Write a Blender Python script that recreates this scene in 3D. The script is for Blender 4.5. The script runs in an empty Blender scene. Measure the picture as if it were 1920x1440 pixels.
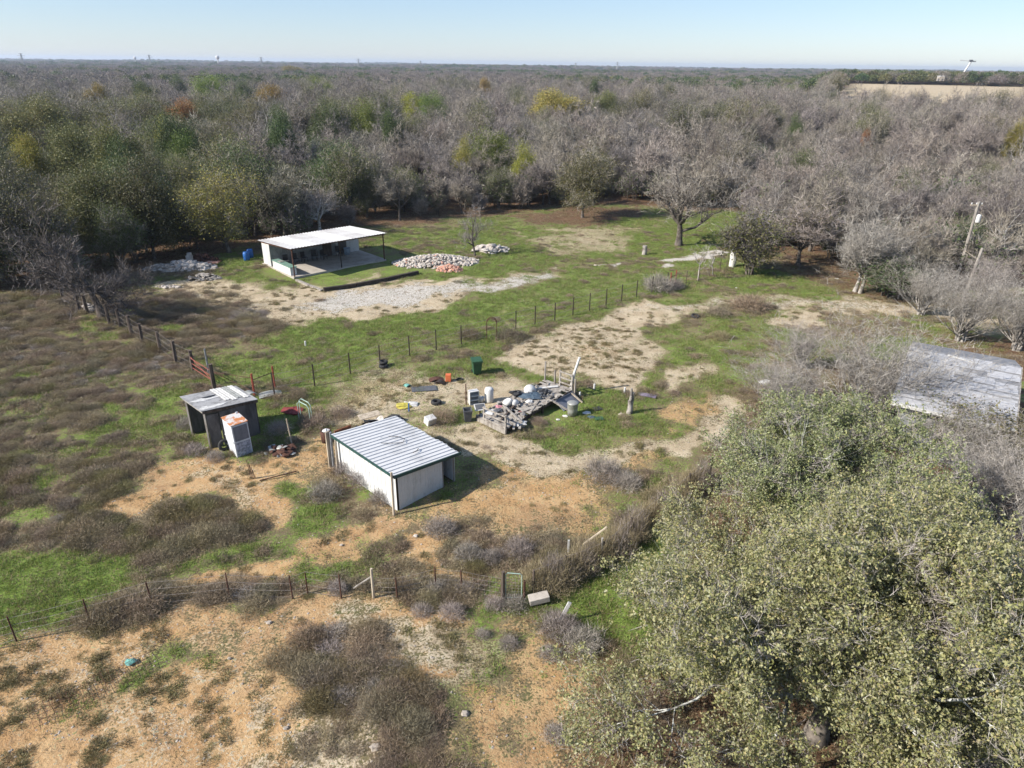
import bpy, math, random
import numpy as np
from mathutils import Vector, Matrix

# ------------------------------------------------------------------ camera, world, sun, exposure
SC = bpy.context.scene
COL = SC.collection
F, H = 1300.0, 18.0
PITCH, ROLL = math.atan(600 / 1300.0), math.radians(0.69)
cp, sp, ca, sa = math.cos(PITCH), math.sin(PITCH), math.cos(ROLL), math.sin(ROLL)
FW = Vector((0, cp, -sp)); R0 = Vector((1, 0, 0)); U0 = Vector((0, sp, cp))
RT = R0 * ca + U0 * sa; UP = -R0 * sa + U0 * ca
cam_d = bpy.data.cameras.new('camera'); cam = bpy.data.objects.new('camera', cam_d); COL.objects.link(cam)
m = Matrix((RT, UP, -FW)).transposed().to_4x4(); m.translation = Vector((0, 0, H)); cam.matrix_world = m
cam_d.sensor_width = 36; cam_d.lens = 36 * F / 1920; cam_d.clip_start = 0.1; cam_d.clip_end = 20000
SC.camera = cam
SUN_EL, SUN_DIR = math.radians(34), Vector((1.0, 0.36, 0)).normalized()      # SUN_DIR: the way shadows fall
w = bpy.data.worlds.new('World'); SC.world = w; w.use_nodes = True
nt = w.node_tree; nt.nodes.clear()
sky = nt.nodes.new('ShaderNodeTexSky'); sky.sky_type = 'NISHITA'; sky.sun_disc = False
sky.sun_elevation = SUN_EL; sky.sun_rotation = math.atan2(-SUN_DIR.x, -SUN_DIR.y)
sky.air_density = 1.0; sky.dust_density = 0.15; sky.ozone_density = 3.5; sky.altitude = 200
bg = nt.nodes.new('ShaderNodeBackground'); bg.inputs[1].default_value = 0.098
wo = nt.nodes.new('ShaderNodeOutputWorld')
hsv = nt.nodes.new('ShaderNodeMix'); hsv.data_type = 'RGBA'; hsv.inputs[0].default_value = .42; hsv.inputs[7].default_value = (2.2, 2.95, 4.7, 1)
nt.links.new(sky.outputs[0], hsv.inputs[6]); nt.links.new(hsv.outputs[2], bg.inputs[0]); nt.links.new(bg.outputs[0], wo.inputs[0])
sl = bpy.data.lights.new('sun', 'SUN'); sl.energy = 5.0; sl.angle = math.radians(0.5); sl.color = (1, 0.94, 0.86)
so = bpy.data.objects.new('sun', sl); COL.objects.link(so)
ld = Vector((SUN_DIR.x * math.cos(SUN_EL), SUN_DIR.y * math.cos(SUN_EL), -math.sin(SUN_EL)))
so.rotation_euler = ld.to_track_quat('-Z', 'Y').to_euler(); so.location = (-30, -20, 60)
SC.view_settings.view_transform = 'Standard'; SC.view_settings.look = 'None'
SC.view_settings.exposure = 0.80; SC.view_settings.gamma = 1; SC.view_settings.use_curve_mapping = False
SC.cycles.use_denoising = True; SC.cycles.denoising_prefilter = 'ACCURATE'; SC.cycles.denoising_input_passes = 'RGB_ALBEDO_NORMAL'
SC.cycles.max_bounces = 5; SC.cycles.diffuse_bounces = 3; SC.cycles.glossy_bounces = 2
SC.cycles.transmission_bounces = 3; SC.cycles.volume_bounces = 0; SC.cycles.transparent_max_bounces = 8
SC.cycles.caustics_reflective = False; SC.cycles.caustics_refractive = False

# ------------------------------------------------------------------ pixel -> place, noise, terrain
def G(px, py, z=0.0):
    d = FW + RT * ((px - 960) / F) - UP * ((py - 720) / F)
    t = (z - H) / d.z
    return Vector((d.x * t, d.y * t, z))
def top_at(px, py, ztop):                    # ground point under something whose top shows at px,py
    g = G(px, py, ztop); return Vector((g.x, g.y, 0))
def to_px(X, Y, Z):
    dx, dy, dz = X, Y, Z - H
    dep = dy * FW.y + dz * FW.z
    a = (dx * RT.x + dy * RT.y + dz * RT.z) / np.maximum(dep, .5); b = (dx * UP.x + dy * UP.y + dz * UP.z) / np.maximum(dep, .5)
    return 960 + a * F, 720 - b * F, dep

def _hash(ix, iy, s):
    n = (ix * 374761393 + iy * 668265263 + s * 1442695041) & 0xffffffff
    n = ((n ^ (n >> 13)) * 1274126177) & 0xffffffff
    return ((n ^ (n >> 16)) & 0xffff) / 65535.0
def vnoise(x, y, s=0):
    x = np.asarray(x, float); y = np.asarray(y, float)
    ix = np.floor(x).astype(np.int64); iy = np.floor(y).astype(np.int64)
    fx = x - ix; fy = y - iy; fx = fx * fx * (3 - 2 * fx); fy = fy * fy * (3 - 2 * fy)
    a = _hash(ix, iy, s); b = _hash(ix + 1, iy, s); c = _hash(ix, iy + 1, s); d = _hash(ix + 1, iy + 1, s)
    return (a * (1 - fx) + b * fx) * (1 - fy) + (c * (1 - fx) + d * fx) * fy
def fbm(x, y, s=0, o=4):
    t = 0; amp = .5; tot = 0
    for i in range(o):
        t = t + amp * vnoise(np.asarray(x) * 2 ** i, np.asarray(y) * 2 ** i, s + i * 7); tot += amp; amp *= .5
    return t / tot
def sstep(a, b, x):
    t = np.clip((x - a) / (b - a), 0, 1); return t * t * (3 - 2 * t)
def hgt(x, y):
    x = np.asarray(x, float); y = np.asarray(y, float)
    r = np.hypot(x, y)
    near = (fbm(x * .16, y * .16, 5) - .5) * .28 + (fbm(x * .7, y * .7, 9, 3) - .5) * .10
    near = near * sstep(-30, 8, y) * (1 - sstep(110, 160, r))
    mound = .35 * np.exp(-(((x + 2.6) / 3.2) ** 2 + ((y - 14.5) / 3.0) ** 2))
    far = (fbm(x * .0012 + 3, y * .0012, 21, 3) - .55) * 22 * sstep(900, 3500, r)
    az = np.degrees(np.arctan2(x, np.maximum(y, 1)))
    plateau = 7.2 * sstep(20.5, 23, az) * (1 - sstep(45, 50, az)) * sstep(325, 358, r) * (1 - sstep(1000, 1600, r))
    return near + mound + far + plateau
def hz(x, y): return float(hgt(x, y))
def P(px, py, dz=0.0):
    g = G(px, py); g.z = hz(g.x, g.y) + dz; return g

# ------------------------------------------------------------------ object helpers
def thing(name, label, cat, loc=(0, 0, 0), rotz=0.0, group=None):
    o = bpy.data.objects.new(name, None); COL.objects.link(o)
    o.location = loc; o.rotation_euler = (0, 0, rotz); o.empty_display_size = .2
    o['label'] = label; o['category'] = cat
    if group: o['group'] = group
    return o
def tag(o, label, cat, group=None):
    o['label'] = label; o['category'] = cat
    if group: o['group'] = group
    return o
def mesh_np(name, V, Fa, nside, mat=None, smooth=False):
    me = bpy.data.meshes.new(name)
    V = np.asarray(V, np.float32); Fa = np.asarray(Fa, np.int32)
    nf = len(Fa)
    me.vertices.add(len(V)); me.vertices.foreach_set('co', V.ravel())
    me.loops.add(nf * nside); me.loops.foreach_set('vertex_index', Fa.ravel())
    me.polygons.add(nf); me.polygons.foreach_set('loop_start', np.arange(nf, dtype=np.int32) * nside)
    me.update(calc_edges=True)
    if smooth: me.polygons.foreach_set('use_smooth', np.ones(nf, bool))
    if mat: me.materials.append(mat)
    return me
def link(name, me, parent=None, loc=None):
    o = bpy.data.objects.new(name, me); COL.objects.link(o)
    if parent: o.parent = parent
    if loc is not None: o.location = loc
    return o
class MB:
    def __init__(s): s.v = []; s.f = []
    def add(s, vs, fs):
        b = len(s.v); s.v += [tuple(v) for v in vs]; s.f += [tuple(i + b for i in f) for f in fs]; return s
    def box(s, c, d, rz=0, rot=None):
        x, y, z = d[0] / 2, d[1] / 2, d[2] / 2
        M = rot if rot is not None else Matrix.Rotation(rz, 3, 'Z')
        c = Vector(c)
        vs = [c + M @ Vector((i * x, j * y, k * z)) for k in (-1, 1) for j in (-1, 1) for i in (-1, 1)]
        return s.add(vs, [(0, 2, 3, 1), (4, 5, 7, 6), (0, 1, 5, 4), (2, 6, 7, 3), (0, 4, 6, 2), (1, 3, 7, 5)])
    def beam(s, a, b, wd, ht, up=(0, 0, 1)):
        a, b = Vector(a), Vector(b); d = (b - a); L = d.length; d.normalize(); up = Vector(up)
        if abs(d.dot(up)) > .97: up = Vector((1, 0, 0))
        x = d.cross(up).normalized(); z = x.cross(d).normalized()
        M = Matrix((x, d, z)).transposed()
        return s.box((a + b) / 2, (wd, L, ht), rot=M)
    def tube(s, pts, r, n=6, cap=True):
        pts = [Vector(p) for p in pts]; rs = r if isinstance(r, (list, tuple)) else [r] * len(pts)
        vs = []; fs = []; ref = Vector((.13, .31, .94))
        for i, p in enumerate(pts):
            d = (pts[min(i + 1, len(pts) - 1)] - pts[max(i - 1, 0)]).normalized()
            if abs(d.dot(ref)) > .95: ref = Vector((1, 0, 0))
            x = d.cross(ref).normalized(); y = d.cross(x).normalized()
            for k in range(n):
                a = 2 * math.pi * k / n; vs.append(p + (x * math.cos(a) + y * math.sin(a)) * rs[i])
        for i in range(len(pts) - 1):
            for k in range(n):
                k2 = (k + 1) % n; fs.append((i * n + k, i * n + k2, (i + 1) * n + k2, (i + 1) * n + k))
        if cap:
            fs.append(tuple(range(n))); fs.append(tuple(reversed(range((len(pts) - 1) * n, len(pts) * n))))
        return s.add(vs, fs)
    def lathe(s, prof, n=16, c=(0, 0, 0), M=None):
        vs = []; fs = []; c = Vector(c)
        for (r, z) in prof:
            for k in range(n):
                a = 2 * math.pi * k / n; v = Vector((r * math.cos(a), r * math.sin(a), z))
                vs.append(c + (M @ v if M is not None else v))
        for i in range(len(prof) - 1):
            for k in range(n):
                k2 = (k + 1) % n; fs.append((i * n + k, i * n + k2, (i + 1) * n + k2, (i + 1) * n + k))
        return s.add(vs, fs)
    def torus(s, c, R, r, n=20, m_=8, M=None):
        vs = []; fs = []; c = Vector(c)
        for i in range(n):
            a = 2 * math.pi * i / n
            for j in range(m_):
                b = 2 * math.pi * j / m_; q = R + r * math.cos(b) * (.8)
                v = Vector((q * math.cos(a), q * math.sin(a), r * math.sin(b) * 1.05))
                vs.append(c + (M @ v if M is not None else v))
        for i in range(n):
            for j in range(m_):
                fs.append((i * m_ + j, ((i + 1) % n) * m_ + j, ((i + 1) % n) * m_ + (j + 1) % m_, i * m_ + (j + 1) % m_))
        return s.add(vs, fs)
    def mesh(s, name, mat=None, smooth=False):
        me = bpy.data.meshes.new(name); me.from_pydata(s.v, [], s.f); me.update()
        if smooth:
            me.polygons.foreach_set('use_smooth', [True] * len(me.polygons))
        if mat: me.materials.append(mat)
        return me
    def build(s, name, mat, parent=None, loc=None, smooth=False, bevel=0):
        o = link(name, s.mesh(name, mat, smooth), parent, loc)
        if bevel:
            b = o.modifiers.new('bevel', 'BEVEL'); b.width = bevel; b.segments = 2; b.limit_method = 'ANGLE'
        return o
def frame2(o, ux):                                   # local frame: x along ux, z up, at o
    a = math.atan2(ux[1], ux[0]); return Vector(o), a

# ------------------------------------------------------------------ materials
def newmat(name):
    mt = bpy.data.materials.new(name); mt.use_nodes = True; n = mt.node_tree; n.nodes.clear()
    out = n.nodes.new('ShaderNodeOutputMaterial'); bs = n.nodes.new('ShaderNodeBsdfPrincipled')
    n.links.new(bs.outputs[0], out.inputs[0]); return mt, n, bs, out
def N(n, t, **k):
    x = n.nodes.new(t)
    for a, b in k.items(): setattr(x, a, b)
    return x
def mixc(n, fac, a, b, mode='MIX'):
    x = N(n, 'ShaderNodeMix', data_type='RGBA', blend_type=mode)
    for s, v in ((0, fac), (6, a), (7, b)):
        if isinstance(v, (float, int)): x.inputs[s].default_value = v
        elif isinstance(v, tuple): x.inputs[s].default_value = (*v[:3], 1)
        else: n.links.new(v, x.inputs[s])
    return x.outputs[2]
def noise(n, scale, detail=4, rough=.6, vec=None, stretch=None, dist=0):
    if vec is None: vec = N(n, 'ShaderNodeTexCoord').outputs['Object']
    if stretch:
        mp = N(n, 'ShaderNodeMapping'); mp.inputs['Scale'].default_value = stretch; n.links.new(vec, mp.inputs[0]); vec = mp.outputs[0]
    x = N(n, 'ShaderNodeTexNoise'); x.inputs['Scale'].default_value = scale; x.inputs['Detail'].default_value = detail
    x.inputs['Roughness'].default_value = rough; x.inputs['Distortion'].default_value = dist
    n.links.new(vec, x.inputs['Vector']); return x.outputs['Fac']
def ramp(n, fac, lo, hi):
    x = N(n, 'ShaderNodeMapRange'); x.inputs[1].default_value = lo; x.inputs[2].default_value = hi
    x.interpolation_type = 'SMOOTHSTEP'; n.links.new(fac, x.inputs[0]); return x.outputs[0]
def mathn(n, op, a, b=None, c=None):
    x = N(n, 'ShaderNodeMath', operation=op)
    for i, v in enumerate((a, b, c)):
        if v is None: continue
        if isinstance(v, (float, int)): x.inputs[i].default_value = v
        else: n.links.new(v, x.inputs[i])
    return x.outputs[0]
def bump(n, bs, hgt_, strength=.4, dist=.02):
    b = N(n, 'ShaderNodeBump'); b.inputs['Strength'].default_value = strength; b.inputs['Distance'].default_value = dist
    n.links.new(hgt_, b.inputs['Height']); n.links.new(b.outputs[0], bs.inputs['Normal'])
MATS = {}
def mat(name, c, c2=None, scale=3, lo=.4, hi=.65, rough=.8, metal=0, bmp=.3, stretch=None, rand=0.0, c3=None, s3=9, l3=.6, h3=.7, spec=.3):
    if name in MATS: return MATS[name]
    mt, n, bs, out = newmat(name)
    c2 = c2 or tuple(x * .65 for x in c)
    f = noise(n, scale, 5, .65, stretch=stretch)
    col = mixc(n, ramp(n, f, lo, hi), c, c2)
    if c3: col = mixc(n, ramp(n, noise(n, s3, 4, .7, stretch=stretch), l3, h3), col, c3)
    fine = noise(n, scale * 14, 3, .7, stretch=stretch)
    col = mixc(n, 1.0, col, mixc(n, fine, (.78, .78, .78), (1.15, 1.15, 1.15)), 'MULTIPLY')
    if rand:
        oi = N(n, 'ShaderNodeObjectInfo')
        v = mathn(n, 'MULTIPLY_ADD', oi.outputs['Random'], rand * 2, 1 - rand)
        hs = N(n, 'ShaderNodeHueSaturation'); n.links.new(v, hs.inputs['Value']); n.links.new(col, hs.inputs['Color']); col = hs.outputs[0]
    n.links.new(col, bs.inputs['Base Color']); bs.inputs['Roughness'].default_value = rough
    bs.inputs['Metallic'].default_value = metal; bs.inputs['Specular IOR Level'].default_value = spec
    if bmp: bump(n, bs, fine, bmp, .01)
    MATS[name] = mt; return mt
def leafmat(name, cols, trans=.3, rand=.2, tint=False):
    mt, n, bs, out = newmat(name)
    g = N(n, 'ShaderNodeNewGeometry')
    r = N(n, 'ShaderNodeValToRGB')
    e = r.color_ramp.elements
    while len(e) < len(cols): e.new(.5)
    for i, c in enumerate(cols): e[i].position = i / max(1, len(cols) - 1); e[i].color = (*c, 1)
    n.links.new(g.outputs['Random Per Island'], r.inputs[0])
    col = r.outputs[0]
    oi = N(n, 'ShaderNodeObjectInfo')
    v = mathn(n, 'MULTIPLY_ADD', oi.outputs['Random'], rand * 2, 1 - rand)
    hs = N(n, 'ShaderNodeHueSaturation'); n.links.new(v, hs.inputs['Value']); n.links.new(col, hs.inputs['Color'])
    hv = mathn(n, 'MULTIPLY_ADD', mathn(n, 'FRACT', mathn(n, 'MULTIPLY', oi.outputs['Random'], 7.31)), .05, .475)
    n.links.new(hv, hs.inputs['Hue']); col = hs.outputs[0]
    if tint:
        tr_ = N(n, 'ShaderNodeValToRGB'); e = tr_.color_ramp.elements; tc = [(1.02, .98, .94), (.82, .82, .86), (1.0, 1.0, .84), (1.22, 1.19, 1.14), (.80, .74, .70)]
        while len(e) < 5: e.new(.5)
        for i, c_ in enumerate(tc): e[i].position = i / 4; e[i].color = (*c_, 1)
        n.links.new(mathn(n, 'FRACT', mathn(n, 'MULTIPLY', oi.outputs['Random'], 13.7)), tr_.inputs[0])
        col = mixc(n, 1.0, col, tr_.outputs[0], 'MULTIPLY')
    n.links.new(col, bs.inputs['Base Color']); bs.inputs['Roughness'].default_value = .55; bs.inputs['Specular IOR Level'].default_value = .35
    if trans:
        tr = N(n, 'ShaderNodeBsdfTranslucent'); n.links.new(col, tr.inputs[0])
        mx = N(n, 'ShaderNodeMixShader'); mx.inputs[0].default_value = trans
        n.links.new(bs.outputs[0], mx.inputs[1]); n.links.new(tr.outputs[0], mx.inputs[2]); n.links.new(mx.outputs[0], out.inputs[0])
    MATS[name] = mt; return mt

M_BARK = mat('bark', (.17, .145, .12), (.07, .058, .048), 2.2, .35, .6, .95, rand=.18)
M_BARKP = mat('bark_pale', (.36, .33, .29), (.13, .115, .10), 3, .42, .62, .95, rand=.12)
M_BARKW = mat('bark_white', (.50, .47, .43), (.26, .235, .21), 3, .45, .65, .95, rand=.12)
M_BARKG = mat('bark_lichen', (.52, .52, .48), (.13, .12, .10), 5, .42, .6, .95)
M_TWIG = leafmat('twigs', [(.12, .103, .088), (.22, .195, .172), (.34, .31, .28), (.175, .15, .128)], 0, .25, True)
M_TWIGD = leafmat('twigs_dark', [(.075, .062, .052), (.13, .11, .098), (.20, .175, .16)], 0, .1)
M_TWIGP = leafmat('twigs_pale', [(.28, .25, .22), (.42, .38, .34), (.20, .17, .15)], 0, .12)
M_LF_OLIVE = leafmat('leaves_olive', [(.09, .105, .04), (.155, .16, .06), (.12, .135, .045), (.21, .18, .075)], .25, .25, True)
M_LF_DARK = leafmat('leaves_dark', [(.045, .075, .024), (.085, .12, .035), (.11, .14, .045)], .25)
M_LF_YEL = leafmat('leaves_yellow', [(.30, .275, .05), (.40, .36, .07), (.20, .23, .045), (.36, .26, .06)], .33)
M_LF_LIME = leafmat('leaves_lime', [(.12, .17, .035), (.22, .26, .05), (.08, .12, .025)], .3)
M_LF_RUST = leafmat('leaves_rust', [(.26, .12, .05), (.36, .20, .06), (.20, .11, .045), (.22, .18, .06)], .3)
M_LF_OCH = leafmat('leaves_ochre', [(.34, .25, .07), (.22, .22, .06), (.44, .30, .08), (.15, .16, .05)], .3)
M_LF_OAK = leafmat('leaves_oak', [(.16, .175, .06), (.26, .27, .10), (.35, .345, .17), (.10, .12, .045), (.34, .345, .22), (.35, .30, .12)], .28, .08)

# ------------------------------------------------------------------ tree generator
def tubes(segs, n):
    if not len(segs): return np.zeros((0, 3)), np.zeros((0, 4), int)
    S = np.asarray(segs, float); p0 = S[:, 0:3]; p1 = S[:, 3:6]; r0 = S[:, 6]; r1 = S[:, 7]
    d = p1 - p0; L = np.linalg.norm(d, axis=1, keepdims=True) + 1e-9; d = d / L
    ref = np.where(np.abs(d[:, 2:3]) > .9, np.array([[1., 0, 0]]), np.array([[0, 0, 1.]]))
    x = np.cross(d, ref); x /= np.linalg.norm(x, axis=1, keepdims=True); y = np.cross(d, x)
    p1 = p1 + d * (r1[:, None] * .4)
    V = []
    for (p, r) in ((p0, r0), (p1, r1)):
        for k in range(n):
            a = 2 * math.pi * k / n; V.append(p + (x * math.cos(a) + y * math.sin(a)) * r[:, None])
    V = np.stack(V, 1).reshape(-1, 3); m_ = len(S); base = (np.arange(m_) * 2 * n)[:, None]
    Fs = np.concatenate([base + np.array([[k, (k + 1) % n, n + (k + 1) % n, n + k]]) for k in range(n)], 0)
    return V, Fs
def skeleton(rng, h, R, trunk_h, trunk_r, n1, counts, ratio=.62, up=.12, curve=.16, elev=(25, 65), multi=1, lean=(0, 0), drop=.0, ang=(28, 34), l1=.56):
    segs = []; tips = []
    maxl = len(counts)
    def nrm(v):
        l = math.sqrt(v[0] ** 2 + v[1] ** 2 + v[2] ** 2) or 1; return (v[0] / l, v[1] / l, v[2] / l)
    ru = rng.random
    def br(p, d, L, r, lvl):
        n = 5 if lvl == 1 else (4 if lvl == 2 else 3)
        if lvl >= maxl: n = 2
        nodes = []
        for i in range(n):
            c = curve * (1.3 if lvl < 3 else 1)
            d = nrm((d[0] + (ru() - .5) * 2 * c, d[1] + (ru() - .5) * 2 * c, d[2] + (ru() - .5) * 2 * c + up - drop * lvl))
            s = L / n; q = (p[0] + d[0] * s, p[1] + d[1] * s, max(.15, p[2] + d[2] * s)); rb = r * (1 - .62 * i / n); re = r * (1 - .62 * (i + 1) / n)
            segs.append((*p, *q, rb, re, lvl)); nodes.append((q, d, re)); p = q
        if lvl < maxl:
            k = counts[lvl]
            for c in range(k):
                j = min(n - 1, int((.25 + .75 * (c + ru()) / k) * n)); q, dd, rr = nodes[j]
                a = math.radians(ang[0] + ang[1] * ru()) ; 
                if c == k - 1: a *= .4
                rx, ry, rz = nrm((ru() - .5, ru() - .5, ru() - .5 + .12))
                dt = rx * dd[0] + ry * dd[1] + rz * dd[2]; o = nrm((rx - dt * dd[0], ry - dt * dd[1], rz - dt * dd[2]))
                nd = (dd[0] * math.cos(a) + o[0] * math.sin(a), dd[1] * math.cos(a) + o[1] * math.sin(a), dd[2] * math.cos(a) + o[2] * math.sin(a))
                br(q, nd, L * ratio * (.75 + .5 * ru()) * (1.0 - .25 * (j < n - 2)), rr * .72, lvl + 1)
        else: tips.append((*p, *d, L))
    for s in range(multi):
        a0 = ru() * 6.28
        if multi > 1: base = (.25 * math.cos(a0), .25 * math.sin(a0), -.15)
        else: base = (0, 0, -.15)
        p = base; d = nrm((lean[0] + (ru() - .5) * .15, lean[1] + (ru() - .5) * .15, 1)); tn = 3; nodes = []
        for i in range(tn):
            d = nrm((d[0] + (ru() - .5) * .16, d[1] + (ru() - .5) * .16, d[2])); q = (p[0] + d[0] * trunk_h / tn, p[1] + d[1] * trunk_h / tn, p[2] + d[2] * trunk_h / tn)
            f0 = 1.35 if i == 0 else 1 - .12 * i
            segs.append((*p, *q, trunk_r * f0, trunk_r * (1 - .12 * (i + 1)), 0)); nodes.append(q); p = q
        for i in range(n1):
            az = a0 + 2 * math.pi * (i + .5 * ru()) / n1; el = math.radians(elev[0] + (elev[1] - elev[0]) * ((i * 7 % n1) / max(1, n1 - 1) * .7 + .3 * ru()))
            if i == 0: el = math.radians(80)
            st = nodes[-1] if i < 3 or ru() > .35 else nodes[-2]
            dd = (math.cos(el) * math.cos(az) + lean[0] * .5, math.cos(el) * math.sin(az) + lean[1] * .5, math.sin(el))
            reach = 1 / math.sqrt((math.cos(el) / R) ** 2 + (math.sin(el) / (h - trunk_h)) ** 2)
            br(st, nrm(dd), reach * l1, trunk_r * (.62 - .03 * i), 1)
    return segs, tips
def twig_tris(rng, tips, per, ln, wd, up=.25, spread=.75):
    T = np.asarray(tips, float); k = len(T)
    p = np.repeat(T[:, :3], per, 0); d = np.repeat(T[:, 3:6], per, 0); L = np.repeat(T[:, 6:7], per, 0)
    back = rng.random((k * per, 1)); p = p - d * L * back * .95
    d2 = d + rng.normal(0, spread, (k * per, 3)) + np.array([[0, 0, up]]); d2 /= np.linalg.norm(d2, axis=1, keepdims=True)
    l = ln * (.5 + rng.random((k * per, 1))); tip = p + d2 * l
    s = np.cross(d2, rng.normal(0, 1, (k * per, 3))); s /= np.linalg.norm(s, axis=1, keepdims=True) + 1e-9; s *= wd / 2
    mid = p + d2 * l * .5 + rng.normal(0, .05, p.shape) * l
    V = np.stack([p - s, p + s, tip], 1).reshape(-1, 3); Fa = np.arange(k * per * 3).reshape(-1, 3)
    # side twiglets leaving the middle of each twig
    d3 = d2 + rng.normal(0, .6, p.shape); d3 /= np.linalg.norm(d3, axis=1, keepdims=True); st = p + d2 * l * .45; t3 = st + d3 * l * .55
    V2 = np.stack([st - s * .7, st + s * .7, t3], 1).reshape(-1, 3)
    return np.concatenate([V, V2]), np.concatenate([Fa, Fa + len(V)])
def leaf_quads(rng, pts, n, rad, size, asp=.55, flat=.0):
    k = len(pts)
    p = np.repeat(np.asarray(pts)[:, :3], n, 0) + rng.normal(0, rad, (k * n, 3))
    a = rng.normal(0, 1, (k * n, 3)); a[:, 2] *= (1 - flat * .5); a /= np.linalg.norm(a, axis=1, keepdims=True)
    b = np.cross(a, rng.normal(0, 1, (k * n, 3))); b /= np.linalg.norm(b, axis=1, keepdims=True)
    s = size * (.6 + .8 * rng.random((k * n, 1)))
    V = np.stack([p - a * s * .5, p + b * s * asp * .5, p + a * s * .5, p - b * s * asp * .5], 1).reshape(-1, 3)
    return V, np.arange(k * n * 4).reshape(-1, 4)
def tube_mesh(name, segs, mt, rmin=0.0):
    big = [s for s in segs if s[8] <= 1]; sm = [s for s in segs if s[8] > 1 and s[6] >= rmin]
    V1, F1 = tubes(big, 7); V2, F2 = tubes(sm, 3)
    return mesh_np(name, np.concatenate([V1, V2]), np.concatenate([F1, F2 + len(V1)]) if len(F2) else F1, 4, mt, True)
class Tree: pass
def proto(seed, h, R, kind, trunk=None, bark=M_BARK, twmat=M_TWIG, leaf=None, tw=(9, .75, .035), lv=(8, .35, .2), frac=1.0, counts=(0, 5, 4, 4), **k):
    rng = np.random.default_rng(seed); t = Tree()
    th = k.pop('trunk_h', h * .24); tr = k.pop('trunk_r', h * .02 + .02); n1 = k.pop('n1', 6)
    segs, tips = skeleton(rng, h, R, th, tr, n1, counts, **k)
    t.h = h; t.R = R; t.trunk = tube_mesh(kind + '_trunk', segs, bark)
    T = np.asarray(tips)
    t.twigs = None; t.leaves = None
    if tw and tw[0]: V, Fa = twig_tris(rng, T, *tw); t.twigs = mesh_np(kind + '_twigs', V, Fa, 3, twmat)
    if leaf:
        sel = T
        if frac < 1:
            c = T[rng.integers(0, len(T), 5), :3]; dd = np.min(np.linalg.norm(T[:, None, :3] - c[None], axis=2), axis=1)
            sel = T[np.argsort(dd + rng.random(len(T)) * R * .35)[:max(3, int(len(T) * frac))]]
        V, Fa = leaf_quads(rng, sel, *lv); t.leaves = mesh_np(kind + '_leaves', V, Fa, 4, leaf)
    vs = []
    for q in (t.twigs, t.leaves):
        if q is None: continue
        v = np.empty(len(q.vertices) * 3, np.float32); q.vertices.foreach_get('co', v); vs.append(v.reshape(-1, 3))
    if vs: v = np.concatenate(vs); t.h = float(np.percentile(v[:, 2], 99.3)); t.R = float(np.percentile(np.hypot(v[:, 0], v[:, 1]), 97)); t.c = (float(np.mean(v[:, 0])), float(np.mean(v[:, 1])))
    return t
def place_tree(t, loc, s=1.0, rz=0.0, label='', cat='tree', group=None, name='bare_tree', sz=None, leafmat_=None, barkmat=None):
    o = thing(name, label, cat, loc, rz, group); o.scale = (s, s, sz or s)
    for nm, me, ov in (('trunk', t.trunk, barkmat), ('twigs', t.twigs, None), ('foliage', t.leaves, leafmat_)):
        if me is None: continue
        c = link(nm, me, o)
        if ov: c.material_slots[0].link = 'OBJECT'; c.material_slots[0].material = ov
    return o
def joined(name, meshes):                                  # one mesh from several, for the uncountable masses
    V = []; Fs = []; mi = []; b = 0; me = bpy.data.meshes.new(name); ls = []; mats = []
    for q in meshes:
        if q is None: continue
        v = np.empty(len(q.vertices) * 3, np.float32); q.vertices.foreach_get('co', v); V.append(v.reshape(-1, 3))
        li = np.empty(len(q.loops), np.int32); q.loops.foreach_get('vertex_index', li)
        lt = np.empty(len(q.polygons), np.int32); q.polygons.foreach_get('loop_total', lt)
        Fs.append(li + b); ls.append(lt); mi.append(np.full(len(lt), len(mats), np.int32)); mats.append(q.materials[0]); b += len(v) // 3
    V = np.concatenate(V); li = np.concatenate(Fs); lt = np.concatenate(ls); mi = np.concatenate(mi)
    me.vertices.add(len(V)); me.vertices.foreach_set('co', V.ravel()); me.loops.add(len(li)); me.loops.foreach_set('vertex_index', li)
    me.polygons.add(len(lt)); me.polygons.foreach_set('loop_start', np.concatenate([[0], np.cumsum(lt)[:-1]]).astype(np.int32))
    for q in mats: me.materials.append(q)
    me.update(calc_edges=True); me.polygons.foreach_set('material_index', mi); return me
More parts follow.
